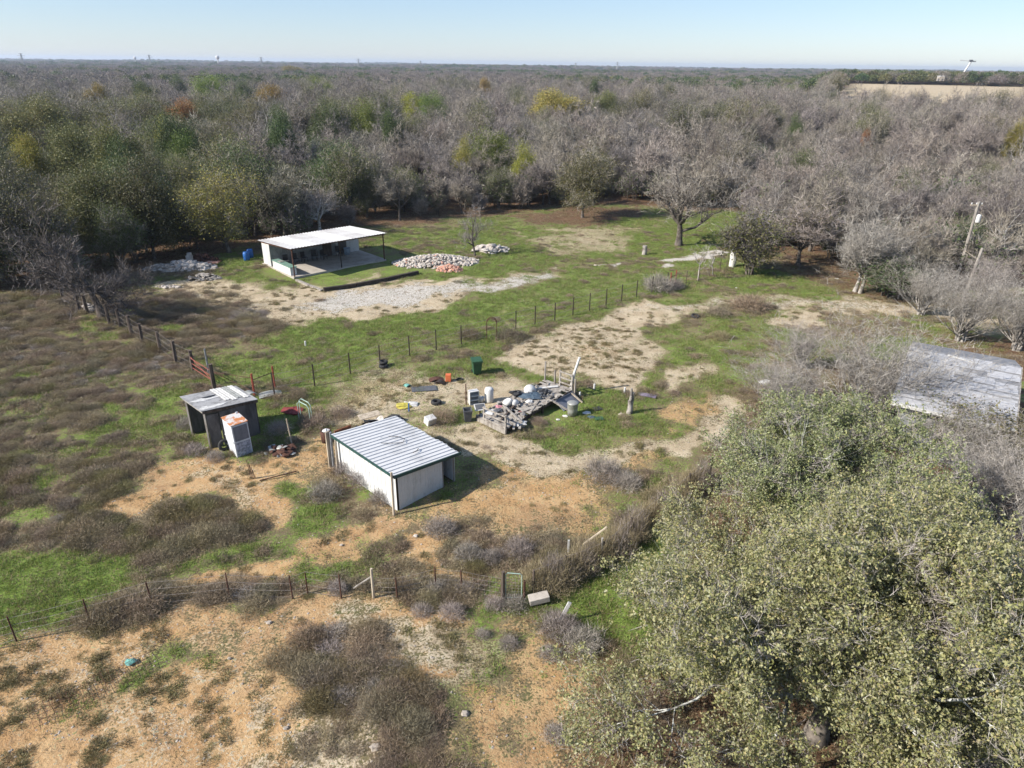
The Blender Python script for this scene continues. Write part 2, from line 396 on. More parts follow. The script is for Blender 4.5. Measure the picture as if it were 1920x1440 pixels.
def scatter(name, sources, pts, rotz, scl, idx, kind='stuff', label=None, tilt=None):
    """ONE object: points carry rotation / scale / pick index, geometry nodes set a source mesh on each"""
    pts = np.asarray(pts, np.float32); k = len(pts)
    me = bpy.data.meshes.new(name); me.vertices.add(k); me.vertices.foreach_set('co', pts.ravel())
    a = me.attributes.new('rot', 'FLOAT_VECTOR', 'POINT'); rv = np.zeros((k, 3), np.float32); rv[:, 2] = rotz
    if tilt is not None: rv[:, 0:2] = tilt
    a.data.foreach_set('vector', rv.ravel())
    a = me.attributes.new('scl', 'FLOAT_VECTOR', 'POINT'); sv = np.asarray(scl, np.float32)
    if sv.ndim == 1: sv = np.repeat(sv[:, None], 3, 1)
    a.data.foreach_set('vector', np.ascontiguousarray(sv).ravel())
    a = me.attributes.new('idx', 'INT', 'POINT'); a.data.foreach_set('value', np.asarray(idx, np.int32))
    o = link(name, me); o['kind'] = kind
    if label: o['label'] = label
    ng = bpy.data.node_groups.new(name, 'GeometryNodeTree')
    ng.interface.new_socket('Geometry', in_out='INPUT', socket_type='NodeSocketGeometry')
    ng.interface.new_socket('Geometry', in_out='OUTPUT', socket_type='NodeSocketGeometry')
    gi = ng.nodes.new('NodeGroupInput'); go = ng.nodes.new('NodeGroupOutput')
    iop = ng.nodes.new('GeometryNodeInstanceOnPoints'); iop.inputs['Pick Instance'].default_value = True
    g2i = ng.nodes.new('GeometryNodeGeometryToInstance')
    for s in reversed(sources):
        oi = ng.nodes.new('GeometryNodeObjectInfo'); oi.inputs['Object'].default_value = s; oi.inputs['As Instance'].default_value = True
        ng.links.new(oi.outputs['Geometry'], g2i.inputs[0])
    # Object Info already gives an instance each: join them, pick by index
    jn = ng.nodes.new('GeometryNodeJoinGeometry')
    for l in list(g2i.inputs[0].links): ng.links.new(l.from_socket, jn.inputs[0])
    ng.nodes.remove(g2i)
    def na(nm, dt):
        x = ng.nodes.new('GeometryNodeInputNamedAttribute'); x.data_type = dt; x.inputs[0].default_value = nm
        return [s_ for s_ in x.outputs if s_.enabled and s_.name == 'Attribute'][0]
    ng.links.new(gi.outputs[0], iop.inputs['Points']); ng.links.new(jn.outputs[0], iop.inputs['Instance'])
    ng.links.new(na('idx', 'INT'), iop.inputs['Instance Index']); ng.links.new(na('scl', 'FLOAT_VECTOR'), iop.inputs['Scale'])
    e2r = ng.nodes.new('FunctionNodeEulerToRotation'); ng.links.new(na('rot', 'FLOAT_VECTOR'), e2r.inputs[0]); ng.links.new(e2r.outputs[0], iop.inputs['Rotation'])
    ng.links.new(iop.outputs[0], go.inputs[0])
    md = o.modifiers.new('scatter', 'NODES'); md.node_group = ng
    return o
def src(name, me):                                           # unlinked source of a scattered mass
    return bpy.data.objects.new(name, me)

# ------------------------------------------------------------------ ground sheet
def axis(lo, hi, a, b, st, grow=1.13):
    mid = list(np.arange(a, b + 1e-6, st)); v = st; x = b; up = []
    while x < hi: v *= grow; x += v; up.append(x)
    v = st; x = a; dn = []
    while x > lo: v *= grow; x -= v; dn.append(x)
    return np.array(dn[::-1] + mid + up)
GX = axis(-7000, 7000, -46, 46, .24); GY = axis(-400, 9500, 9, 96, .24)
XX, YY = np.meshgrid(GX, GY); ZZ = hgt(XX, YY)
LAY = dict(g=0, d=1, t=2, w=3, b=4, l=5)
# patches of the ground as seen from the camera spot: (kind, strength, edge softness px, outline px)
PATCH = [
 ('b', .8, 14, [(-80, 560), (150, 535), (210, 600), (350, 690), (362, 740), (340, 850), (300, 900), (170, 950), (420, 930), (520, 950), (600, 990), (500, 1010), (300, 1060), (140, 1050), (-80, 1040)]),
 ('g', .75, 22, [(60, 880), (200, 790), (290, 720), (345, 700), (355, 820), (330, 850), (230, 850), (120, 900), (20, 960)]),
 ('g', .9, 16, [(-80, 1060), (150, 1045), (245, 1070), (185, 1120), (110, 1160), (-80, 1195)]),
 ('g', .6, 14, [(280, 1060), (420, 1010), (560, 1000), (600, 1020), (480, 1055), (340, 1085)]),
 ('g', .7, 12, [(0, 695), (60, 680), (100, 700), (20, 725)]),
 ('g', .7, 12, [(100, 615), (190, 600), (240, 640), (150, 650)]),
 ('g', .7, 12, [(150, 700), (230, 680), (250, 700), (170, 725)]),
 ('g', .6, 12, [(-20, 760), (70, 735), (140, 745), (40, 790)]),
 ('g', .6, 12, [(200, 770), (280, 745), (290, 765), (210, 790)]),
 ('g', .65, 12, [(0, 960), (110, 930), (140, 950), (0, 1000)]),
 ('g', .4, 20, [(0, 830), (60, 800), (120, 830), (60, 860)]),
 ('d', .95, 12, [(180, 970), (250, 920), (360, 868), (400, 850), (470, 868), (540, 860), (620, 848), (660, 868), (560, 905), (520, 920), (560, 960), (540, 990), (430, 940), (300, 935), (220, 985)]),
 ('t', .5, 14, [(380, 880), (450, 880), (500, 930), (470, 945), (400, 920)]),
 ('g', .75, 12, [(560, 905), (620, 895), (655, 960), (640, 1000), (560, 985)]),
 ('b', .8, 14, [(560, 880), (640, 868), (745, 955), (730, 985), (660, 965), (580, 930)]),
 ('d', .85, 10, [(240, 1110), (400, 1080), (520, 1045), (640, 995), (750, 965), (780, 985), (700, 1020), (640, 1040), (520, 1085), (420, 1112), (260, 1130)]),
 ('g', .6, 14, [(560, 1050), (680, 1025), (760, 1010), (770, 1060), (690, 1100), (560, 1090)]),
 ('d', .6, 25, [(750, 960), (880, 915), (960, 880), (1100, 860), (1250, 800), (1290, 870), (1180, 960), (1080, 1010), (900, 1010), (800, 1000)]),
 ('b', .55, 18, [(790, 985), (1000, 985), (1110, 1030), (1110, 1100), (960, 1090), (800, 1105), (690, 1105), (700, 1060)]),
 ('d', .9, 9, [(770, 1010), (820, 1015), (880, 1080), (860, 1095), (800, 1050)]),
 ('b', .5, 18, [(1080, 870), (1200, 870), (1290, 900), (1290, 960), (1170, 960), (1090, 930)]),
 ('g', .45, 16, [(1100, 960), (1200, 900), (1280, 860), (1300, 900), (1200, 960)]),
 # foreground sand
 ('d', .95, 12, [(-80, 1205), (150, 1180), (300, 1155), (560, 1130), (700, 1125), (850, 1150), (920, 1250), (960, 1520), (-80, 1520)]),
 ('t', .3, 40, [(60, 1230), (260, 1190), (420, 1230), (330, 1330), (500, 1400), (400, 1460), (200, 1400), (80, 1330)]),
 ('t', .8, 22, [(640, 1150), (780, 1165), (900, 1200), (930, 1270), (870, 1300), (760, 1230), (640, 1190)]),
 ('b', .45, 26, [(380, 1180), (500, 1150), (620, 1180), (560, 1250), (440, 1260)]),
 ('b', .92, 22, [(560, 1200), (700, 1175), (790, 1240), (870, 1320), (920, 1520), (600, 1520), (540, 1330)]),
 ('t', .5, 30, [(500, 1330), (640, 1330), (740, 1430), (700, 1520), (470, 1520)]),
 ('g', .42, 18, [(860, 1180), (950, 1200), (930, 1320), (900, 1350), (940, 1520), (880, 1450), (850, 1300)]),
 ('d', .6, 20, [(930, 1170), (1010, 1160), (1080, 1240), (1110, 1300), (1130, 1520), (940, 1520), (960, 1300)]),
 ('l', .5, 20, [(960, 1150), (1090, 1180), (1150, 1320), (1160, 1520), (1000, 1520), (1010, 1350), (1060, 1290)]),
 ('g', .55, 10, [(230, 1290), (300, 1225), (385, 1205), (400, 1240), (330, 1275), (250, 1310)]),
 ('g', .25, 18, [(20, 1380), (120, 1320), (240, 1290), (180, 1370), (60, 1430)]),
 ('b', .85, 9, [(110, 1165), (250, 1112), (420, 1102), (560, 1090), (720, 1100), (860, 1105), (860, 1130), (700, 1122), (560, 1124), (300, 1150), (160, 1182)]),
 # middle yard
 ('t', .7, 14, [(600, 720), (700, 690), (780, 690), (860, 700), (960, 700), (1060, 722), (1000, 760), (900, 790), (820, 775), (700, 792), (640, 782)]),
 ('d', .5, 16, [(640, 700), (760, 695), (830, 720), (700, 770), (630, 760)]),
 ('t', .72, 10, [(690, 785), (790, 785), (860, 800), (960, 830), (1060, 850), (1180, 838), (1280, 812), (1320, 740), (1390, 745), (1320, 840), (1160, 872), (1060, 885), (960, 880), (860, 850), (780, 815)]),
 ('g', .55, 12, [(890, 700), (1070, 678), (1090, 705), (1010, 725), (940, 697)]),
 ('g', .34, 14, [(1090, 725), (1200, 700), (1260, 740), (1200, 785), (1120, 780)]),
 ('g', .28, 14, [(980, 805), (1200, 790), (1310, 755), (1260, 825), (1060, 845), (960, 830)]),
 ('g', .5, 12, [(740, 800), (870, 770), (890, 800), (800, 815)]),
 ('g', .35, 20, [(520, 745), (740, 705), (860, 665), (900, 690), (820, 700), (640, 742), (560, 795)]),
 ('d', .6, 12, [(1230, 760), (1330, 735), (1350, 770), (1260, 790)]),
 # track and bare soil
 ('t', .95, 10, [(910, 672), (1000, 640), (1060, 620), (1140, 592), (1200, 565), (1290, 566), (1400, 557), (1640, 562), (1780, 585), (1960, 620), (1960, 640), (1760, 600), (1640, 582), (1500, 578), (1400, 580), (1300, 592), (1215, 612), (1225, 640), (1250, 655), (1200, 705), (1180, 740), (1100, 700), (960, 690)]),
 ('w', .4, 8, [(1160, 590), (1290, 566), (1400, 560), (1640, 564), (1780, 586), (1640, 578), (1400, 572), (1290, 582)]),
 ('d', .55, 14, [(1040, 640), (1140, 610), (1200, 640), (1180, 700), (1080, 680)]),
 ('t', .8, 10, [(1240, 690), (1330, 678), (1345, 700), (1250, 722)]),
 ('t', .8, 8, [(1450, 588), (1530, 588), (1545, 608), (1450, 612)]),
 ('t', .35, 16, [(1280, 620), (1420, 615), (1440, 650), (1300, 660)]),
 ('g', .34, 18, [(1210, 610), (1340, 592), (1460, 600), (1420, 690), (1350, 745), (1300, 700), (1230, 670)]),
 ('b', .6, 9, [(1360, 572), (1440, 562), (1460, 580), (1380, 592)]),
 # green paddock
 ('g', .98, 12, [(380, 682), (440, 655), (540, 612), (700, 588), (880, 566), (1060, 525), (1200, 515), (1300, 520), (1200, 556), (1000, 608), (865, 645), (700, 688), (590, 716), (430, 705)]),
 ('t', .38, 16, [(640, 690), (860, 622), (980, 600), (860, 650), (700, 692), (600, 715)]),
 ('t', .35, 12, [(430, 690), (600, 640), (650, 650), (560, 690), (440, 705)]),
 ('t', .35, 16, [(960, 560), (1160, 520), (1200, 530), (1060, 580), (960, 590)]),
 ('t', .88, 10, [(290, 540), (420, 515), (560, 545), (700, 530), (800, 520), (1060, 505), (1050, 520), (900, 543), (860, 572), (700, 600), (560, 612), (480, 600), (330, 560)]),
 ('w', .65, 8, [(560, 575), (640, 548), (860, 530), (1058, 506), (1040, 522), (900, 547), (760, 572), (620, 590)]),
 ('b', .75, 14, [(220, 570), (440, 545), (540, 600), (530, 625), (480, 652), (380, 665), (300, 640)]),
 ('g', .8, 6, [(295, 618), (330, 606), (375, 612), (340, 628), (300, 630)]),
 ('g', .4, 12, [(420, 505), (500, 505), (560, 540), (470, 540), (410, 520)]),
 ('g', .55, 8, [(556, 526), (724, 490), (785, 510), (606, 544)]),
 ('t', .45, 8, [(640, 525), (700, 505), (740, 500), (700, 518), (650, 532)]),
 # back lawn
 ('g', .42, 20, [(700, 445), (900, 430), (960, 415), (1080, 400), (1180, 400), (1270, 420), (1380, 400), (1375, 480), (1200, 505), (1060, 500), (880, 520), (780, 480)]),
 ('g', .85, 8, [(1190, 445), (1290, 410), (1370, 385), (1390, 440), (1300, 472), (1190, 472)]),
 ('g', .85, 8, [(860, 495), (960, 478), (1060, 482), (980, 508), (870, 522), (740, 530)]),
 ('t', .45, 10, [(960, 445), (1100, 420), (1200, 430), (1180, 470), (1060, 478)]),
 ('l', .95, 7, [(960, 405), (1080, 388), (1190, 388), (1200, 408), (1100, 420), (1010, 420)]),
 ('w', .95, 4, [(1225, 492), (1290, 478), (1350, 464), (1365, 472), (1300, 490), (1250, 496)]),
 ('w', .8, 4, [(1110, 500), (1160, 492), (1150, 500)]),
 ('g', .5, 14, [(1290, 520), (1480, 515), (1640, 545), (1500, 558), (1380, 558), (1250, 556)]),
 ('l', .7, 12, [(1460, 450), (1560, 470), (1640, 510), (1700, 560), (1560, 540), (1480, 500)]),
 # right side under the oaks
 ('g', .9, 16, [(1010, 1110), (1110, 1040), (1240, 965), (1300, 960), (1260, 1120), (1160, 1200), (1060, 1180)]),
 ('l', .85, 30, [(1290, 960), (1500, 760), (1760, 700), (2000, 760), (2100, 1520), (1150, 1520), (1190, 1200), (1270, 1120)]),
 ('l', .75, 12, [(1740, 640), (1960, 620), (1960, 740), (1900, 700), (1790, 668)]),
]
gpx, gpy, gdep = to_px(XX, YY, ZZ)
ok = (gdep > 4) & (np.hypot(XX, YY) < 160)
nx = (fbm(XX * .45, YY * .45, 31) - .5); ny = (fbm(XX * .45 + 50, YY * .45, 33) - .5); nf = fbm(XX * 1.6, YY * 1.6, 35, 3) - .5
wsc = np.clip(30 / np.maximum(gdep, 8), .2, 2)
qx = gpx + nx * 120 * wsc; qy = gpy + ny * 60 * wsc
W = np.zeros((6,) + XX.shape)
r_ = np.hypot(XX, YY)
mott = fbm(XX * .22, YY * .22, 41, 4)
W[4] = .36 * (1 - mott); W[0] = .12 + .38 * sstep(.50, .66, mott) * (1 - sstep(100, 160, r_))
def poly_sd(qx, qy, poly):
    n = len(poly); best = np.full(qx.shape, 1e9); ins = np.zeros(qx.shape, bool)
    for i in range(n):
        x0, y0 = poly[i]; x1, y1 = poly[(i + 1) % n]; ex, ey = x1 - x0, y1 - y0
        t = np.clip(((qx - x0) * ex + (qy - y0) * ey) / (ex * ex + ey * ey + 1e-9), 0, 1)
        d = (qx - x0 - t * ex) ** 2 + (qy - y0 - t * ey) ** 2; best = np.minimum(best, d)
        c = ((y0 > qy) != (y1 > qy)) & (qx < (x1 - x0) * (qy - y0) / (y1 - y0 + 1e-12) + x0); ins ^= c
    d = np.sqrt(best); return np.where(ins, d, -d)
idx_ok = np.where(ok)
sx, sy = qx[idx_ok], qy[idx_ok]; snf = nf[idx_ok]
for (k, s, soft, poly) in PATCH:
    a = np.array(poly, float); lo = a.min(0) - 70; hi = a.max(0) + 70
    sel = np.where((sx > lo[0]) & (sx < hi[0]) & (sy > lo[1]) & (sy < hi[1]))[0]
    if not len(sel): continue
    soft = soft * (2.3 if soft > 11 else .9); sd = poly_sd(sx[sel], sy[sel], poly); al = sstep(-soft, soft, sd + snf[sel] * soft * 2.6) * s
    I = (idx_ok[0][sel], idx_ok[1][sel])
    for j in range(6): W[j][I] *= (1 - al)
    W[LAY[k]][I] += al
dryp = sstep(.50, .64, fbm(XX * .32 + 7, YY * .32, 43, 4)) * .45
for j in (0,): W[j] *= (1 - dryp)
# the clearing: outside it stands the wood
CLEAR = [G(*p) for p in [(-300, 560), (0, 555), (150, 535), (290, 503), (420, 482), (478, 462), (650, 432), (740, 425), (860, 412), (960, 400), (1080, 386), (1200, 384), (1290, 395), (1400, 400), (1410, 470), (1500, 478), (1600, 515), (1720, 545)]] + [Vector((62, 62, 0)), Vector((90, 40, 0)), Vector((90, -30, 0)), Vector((-120, -30, 0)), Vector((-80, 45, 0))]
clear_poly = [(p.x, p.y) for p in CLEAR]
cs = poly_sd(XX, YY, clear_poly)
wood = sstep(-1, 3, -cs - nx * 6)
for j in range(6): W[j] *= (1 - wood)
W[5] += wood
fieldm = np.zeros(XX.shape)
azg = np.degrees(np.arctan2(XX, np.maximum(YY, 1)))
fieldm = sstep(23.2, 24, azg + nx * .6) * (1 - sstep(33.5, 35, azg)) * sstep(338, 348, r_) * (1 - sstep(650, 665, r_))
fieldm = np.maximum(fieldm, 0)
for j in range(6): W[j] *= (1 - fieldm)
W[2] += fieldm
W /= np.maximum(W.sum(0), 1e-6)
ny_, nx_ = XX.shape
ii = np.arange(ny_ * nx_).reshape(ny_, nx_)
quads = np.stack([ii[:-1, :-1], ii[:-1, 1:], ii[1:, 1:], ii[1:, :-1]], -1).reshape(-1, 4)
gm = mesh_np('ground', np.stack([XX, YY, ZZ], -1).reshape(-1, 3), quads, 4, None, True)
for nm, (a, b, c) in (('wa', (0, 1, 2)), ('wb', (3, 4, 5))):
    at = gm.color_attributes.new(nm, 'FLOAT_COLOR', 'POINT')
    at.data.foreach_set('color', np.stack([W[a], W[b], W[c], np.ones_like(W[a])], -1).astype(np.float32).ravel())
def bilin(A, x, y):
    x = np.asarray(x, float); y = np.asarray(y, float)
    fx = np.interp(x, GX, np.arange(len(GX))); fy = np.interp(y, GY, np.arange(len(GY)))
    i = np.clip(fx.astype(int), 0, len(GX) - 2); j = np.clip(fy.astype(int), 0, len(GY) - 2); u = fx - i; v = fy - j
    return A[j, i] * (1 - u) * (1 - v) + A[j, i + 1] * u * (1 - v) + A[j + 1, i] * (1 - u) * v + A[j + 1, i + 1] * u * v
def ground_material():
    mt, n, bs, out = newmat('ground_soil_and_grass')
    geo = N(n, 'ShaderNodeNewGeometry'); pos = geo.outputs['Position']
    sa_ = N(n, 'ShaderNodeAttribute', attribute_name='wa'); sb_ = N(n, 'ShaderNodeAttribute', attribute_name='wb')
    A = N(n, 'ShaderNodeSeparateColor'); n.links.new(sa_.outputs['Color'], A.inputs[0])
    B = N(n, 'ShaderNodeSeparateColor'); n.links.new(sb_.outputs['Color'], B.inputs[0])
    n1 = noise(n, .9, 6, .68, pos); n2 = noise(n, 3.2, 6, .7, pos); n3 = noise(n, 13, 5, .75, pos); n4 = noise(n, .22, 4, .6, pos); n5 = noise(n, 45, 3, .7, pos)
    def var(dark, light, f=n2, lo=.34, hi=.66): return mixc(n, ramp(n, f, lo, hi), dark, light)
    def pert(s, f, a): # weight with torn edges
        return ramp(n, mathn(n, 'ADD', s, mathn(n, 'MULTIPLY', mathn(n, 'SUBTRACT', ramp(n, f, .37, .63), .5), a * .85)), .30, .64)
    mid = mixc(n, .5, n2, n3)
    base = mixc(n, ramp(n, n1, .46, .70), var((.14, .115, .06), (.31, .245, .14), n3), var((.085, .10, .035), (.17, .175, .07), n3))
    brown = mixc(n, ramp(n, n2, .4, .7), var((.085, .06, .036), (.20, .145, .09), n3), (.25, .20, .125))
    litter = var((.085, .05, .03), (.20, .12, .072), n3)
    litter = mixc(n, ramp(n, n2, .55, .72), litter, (.27, .17, .10))
    dirt = mixc(n, ramp(n, n1, .36, .66), var((.40, .235, .105), (.51, .315, .15), n3), var((.49, .32, .16), (.575, .40, .215), n3))
    dirt = mixc(n, mathn(n, 'MULTIPLY', ramp(n, noise(n, .33, 5, .65, pos, dist=.6), .46, .66), .6), dirt, var((.27, .155, .085), (.38, .24, .135), n3))
    tan = mixc(n, ramp(n, n1, .36, .66), var((.33, .25, .155), (.52, .42, .285), n3), var((.46, .37, .24), (.62, .52, .38), n3))
    white = var((.42, .38, .33), (.68, .63, .56), n3)
    green = mixc(n, ramp(n, n1, .36, .62), var((.07, .105, .022), (.15, .205, .048), n3, .36, .6), var((.11, .165, .03), (.22, .30, .065), n3, .36, .6))
    green = mixc(n, ramp(n, n2, .52, .68), green, (.22, .185, .09))
    n6 = noise(n, 6.5, 5, .75, pos, dist=.4)
    fm = mathn(n, 'ADD', mathn(n, 'MULTIPLY', n3, .36), mathn(n, 'ADD', mathn(n, 'MULTIPLY', n2, .3), mathn(n, 'MULTIPLY', n6, .34)))
    c = base
    c = mixc(n, pert(B.outputs[1], fm, 1.1), c, brown)
    c = mixc(n, pert(B.outputs[2], fm, .8), c, litter)
    c = mixc(n, pert(A.outputs[1], fm, 1.2), c, dirt)
    c = mixc(n, pert(A.outputs[2], fm, 1.3), c, tan)
    c = mixc(n, pert(B.outputs[0], fm, 1.3), c, white)
    gfac = mathn(n, 'SUBTRACT', A.outputs[0], .09)
    c = mixc(n, pert(gfac, fm, 1.5), c, green)
    # low weeds and pebbles strewn over bare soil
    soil = mathn(n, 'ADD', A.outputs[1], A.outputs[2])
    c = mixc(n, mathn(n, 'MULTIPLY', ramp(n, noise(n, 9.5, 6, .85, pos, dist=.5), .54, .68), mathn(n, 'MULTIPLY', soil, .32)), c, (.22, .185, .10))
    c = mixc(n, mathn(n, 'MULTIPLY', ramp(n, n3, .60, .70), mathn(n, 'MULTIPLY', soil, .4)), c, (.18, .12, .07))
    vor = N(n, 'ShaderNodeTexVoronoi'); vor.inputs['Scale'].default_value = 7; n.links.new(pos, vor.inputs['Vector'])
    c = mixc(n, mathn(n, 'MULTIPLY', mathn(n, 'LESS_THAN', vor.outputs['Distance'], .07), .6), c, (.52, .47, .40))
    c = mixc(n, 1.0, c, mixc(n, n5, (.62, .62, .62), (1.3, 1.3, 1.3)), 'MULTIPLY')
    c = mixc(n, 1.0, c, mixc(n, n4, (.82, .82, .82), (1.12, 1.12, 1.12)), 'MULTIPLY')
    n.links.new(c, bs.inputs['Base Color']); bs.inputs['Roughness'].default_value = .95; bs.inputs['Specular IOR Level'].default_value = .1
    hb = mathn(n, 'ADD', mathn(n, 'MULTIPLY', n2, .9), mathn(n, 'MULTIPLY', n3, .55))
    bump(n, bs, hb, .85, .10)
    return mt
gm.materials.append(ground_material())
ground = link('ground', gm); ground['kind'] = 'structure'; ground['label'] = 'uneven ground of grass, bare sandy soil and brown weeds'

# ------------------------------------------------------------------ tree kinds
BARE = [proto(11 + i, h, R, 'bare_tree', leaf=None, tw=(10, .85, .042), counts=(0, 5, 5, 3), lean=(0.05 * (i % 3 - 1), 0), elev=(18, 66), up=.10) for i, (h, R) in enumerate([(10, 4.6), (11, 5.0), (9, 4.5), (10.5, 4.2), (8.5, 4.8)])]
BAREB = [proto(31 + i, h, R, 'pale_bare_tree', bark=M_BARKW, twmat=M_TWIG, tw=(5, .75, .035), counts=(0, 5, 5, 3), trunk_r=.30, curve=.26, elev=(10, 60), up=.06) for i, (h, R) in enumerate([(10, 5.2), (9.5, 5.0)])]
SPARSE = [proto(41 + i, h, R, 'thin_leaved_tree', leaf=M_LF_OLIVE, tw=(8, .8, .04), lv=(8, .5, .16), frac=.55, counts=(0, 5, 5, 3)) for i, (h, R) in enumerate([(9.5, 4.6), (9, 4.4)])]
LEAFY = [proto(51 + i, h, R, 'leafy_tree', leaf=M_LF_OLIVE, tw=(6, .7, .035), lv=(26, .55, .16), counts=(0, 6, 5, 3), n1=8, elev=(8, 75)) for i, (h, R) in enumerate([(9.5, 4.5), (8.5, 4.8), (10.5, 4.6)])]

DENSE = [proto(56 + i, h, R, 'full_leaved_tree', leaf=M_LF_OLIVE, tw=(2, .6, .035), lv=(55, .6, .20), counts=(0, 6, 5, 3), n1=9, elev=(0, 78)) for i, (h, R) in enumerate([(10, 4.4), (9, 5.2), (10.5, 4.8)])]
# features placed by hand: (crown top px, py, height, crown width px, kind)
def fwd_at(px, py_base): return P(px, py_base)
rng = np.random.default_rng(5); random.seed(5)
FEAT = []
def feature(pr, name, label, base=None, top=None, h=None, width=None, rz=0, leafm=None, group=None, barkm=None):
    if base: loc = P(*base)
    else: loc = top_at(top[0], top[1], h); loc.z = hz(loc.x, loc.y)
    s = h / pr.h; dep = loc.y * cp + (H - h / 2) * sp
    sxy = (width / F * dep) / (2 * pr.R) if width else s
    o = place_tree(pr, loc, sxy, rz, label, 'tree', group, name, sz=s, leafmat_=leafm, barkmat=barkm)
    0 and print('feat', label[:40], 's', round(s, 2), round(sxy, 2), 'h', round(pr.h, 1), 'R', round(pr.R, 1), [round(v, 1) for v in loc])
    FEAT.append((loc.x, loc.y, sxy * pr.R)); return o

# yard and edge trees
T_BIG = proto(71, 12, 6, 'big_bare', trunk_h=2.6, trunk_r=.34, n1=8, counts=(0, 6, 5, 5), tw=(3, .7, .022), curve=.22, up=.05, elev=(5, 60), bark=M_BARK, twmat=M_TWIG)
feature(T_BIG, 'bare_oak', 'big spreading bare tree alone on the green grass in front of the wood', base=(1272, 460), h=11.8, width=235, rz=.6)
T_SM = proto(72, 5.6, 2.4, 'small_bare', trunk_h=1.7, trunk_r=.14, n1=6, counts=(0, 4, 4, 4), tw=(4, .45, .02), curve=.24, up=.06, elev=(10, 60))
feature(T_SM, 'bare_tree', 'small bare tree standing between the rubble piles', base=(891, 480), h=5.6, width=88)
M_WOODD_ = mat('dark_bark', (.11, .09, .075), (.05, .04, .034), 3, rough=.95)
T_LF = proto(73, 8.6, 4.8, 'leaning_bare', trunk_h=2.3, trunk_r=.34, n1=7, counts=(0, 6, 5, 5), tw=(6, .6, .026), curve=.2, up=.04, elev=(-5, 55), lean=(-.35, .1), drop=.012, twmat=M_TWIGD, bark=M_WOODD_)
feature(T_LF, 'bare_tree', 'dark leaning bare tree over the left wooden post fence', base=(196, 598), h=9.2, width=255)
T_TW = proto(74, 7.8, 3.2, 'twin_bare', trunk_h=1.9, trunk_r=.17, n1=6, counts=(0, 5, 5, 4), tw=(5, .55, .022), curve=.2, elev=(15, 68), multi=3, bark=M_BARKP, twmat=M_TWIGP, up=.12)
feature(T_TW, 'bare_tree', 'pale grey bare tree with several stems beside the track', base=(1608, 548), h=7.6, width=150)
feature(LEAFY[1], 'olive_tree', 'olive leafed tree with dark forked trunk over the red leaf litter', base=(1092, 408), h=8.3, width=135, rz=1)
feature(SPARSE[0], 'olive_tree', 'thinly leafed olive tree with dark trunk behind the round bush', base=(1497, 496), h=6.5, width=140, rz=2)
feature(LEAFY[0], 'yellowing_tree', 'yellow-green leafed tree just left of the open pavilion', base=(430, 474), h=8.2, width=165, rz=.5, leafm=mat('leaves_olive2', (1, 1, 1)) if False else M_LF_OCH)
T_SAP = proto(75, 3.4, 1.1, 'sapling', trunk_h=1.5, trunk_r=.06, n1=5, counts=(0, 3, 3), tw=(3, .35, .016), curve=.2, elev=(30, 70), bark=M_BARKP, twmat=M_TWIGP)
feature(T_SAP, 'sapling', 'white-stemmed bare sapling nearest the end of the wire fence', base=(1309, 528), h=3.4, width=50)
feature(T_SAP, 'sapling', 'smaller white-stemmed sapling beside the white wrapped post', base=(1336, 519), h=2.8, width=36, rz=2)
# round bushes
def bush_proto(seed, h, R, leaf=None, twm=M_TWIG, tw=(7, .5, .02), n=7, lv=(6, .2, .1), bark=M_BARK, r=.05, counts=(0, 5, 5), **k):
    return proto(seed, h, R, 'bush', trunk_h=h * .12, trunk_r=r, n1=3, multi=n, counts=counts, tw=tw, twmat=twm, leaf=leaf, lv=lv, bark=bark, curve=.2, elev=(35, 80), ratio=.6, **k)
B_ROUND = bush_proto(81, 5, 2.6, M_LF_OLIVE, n=7, lv=(9, .35, .17), tw=(7, .6, .028), r=.08, counts=(0, 5, 5, 2))
feature(B_ROUND, 'round_bush', 'dense round dark olive bush with bare top beside the white wrapped post', base=(1405, 515), h=5.4, width=120)
feature(B_ROUND, 'round_bush', 'brown twiggy thicket bush at the foot of the pale bare tree', base=(1660, 556), h=3.4, width=120, rz=2, leafm=M_LF_DARK)
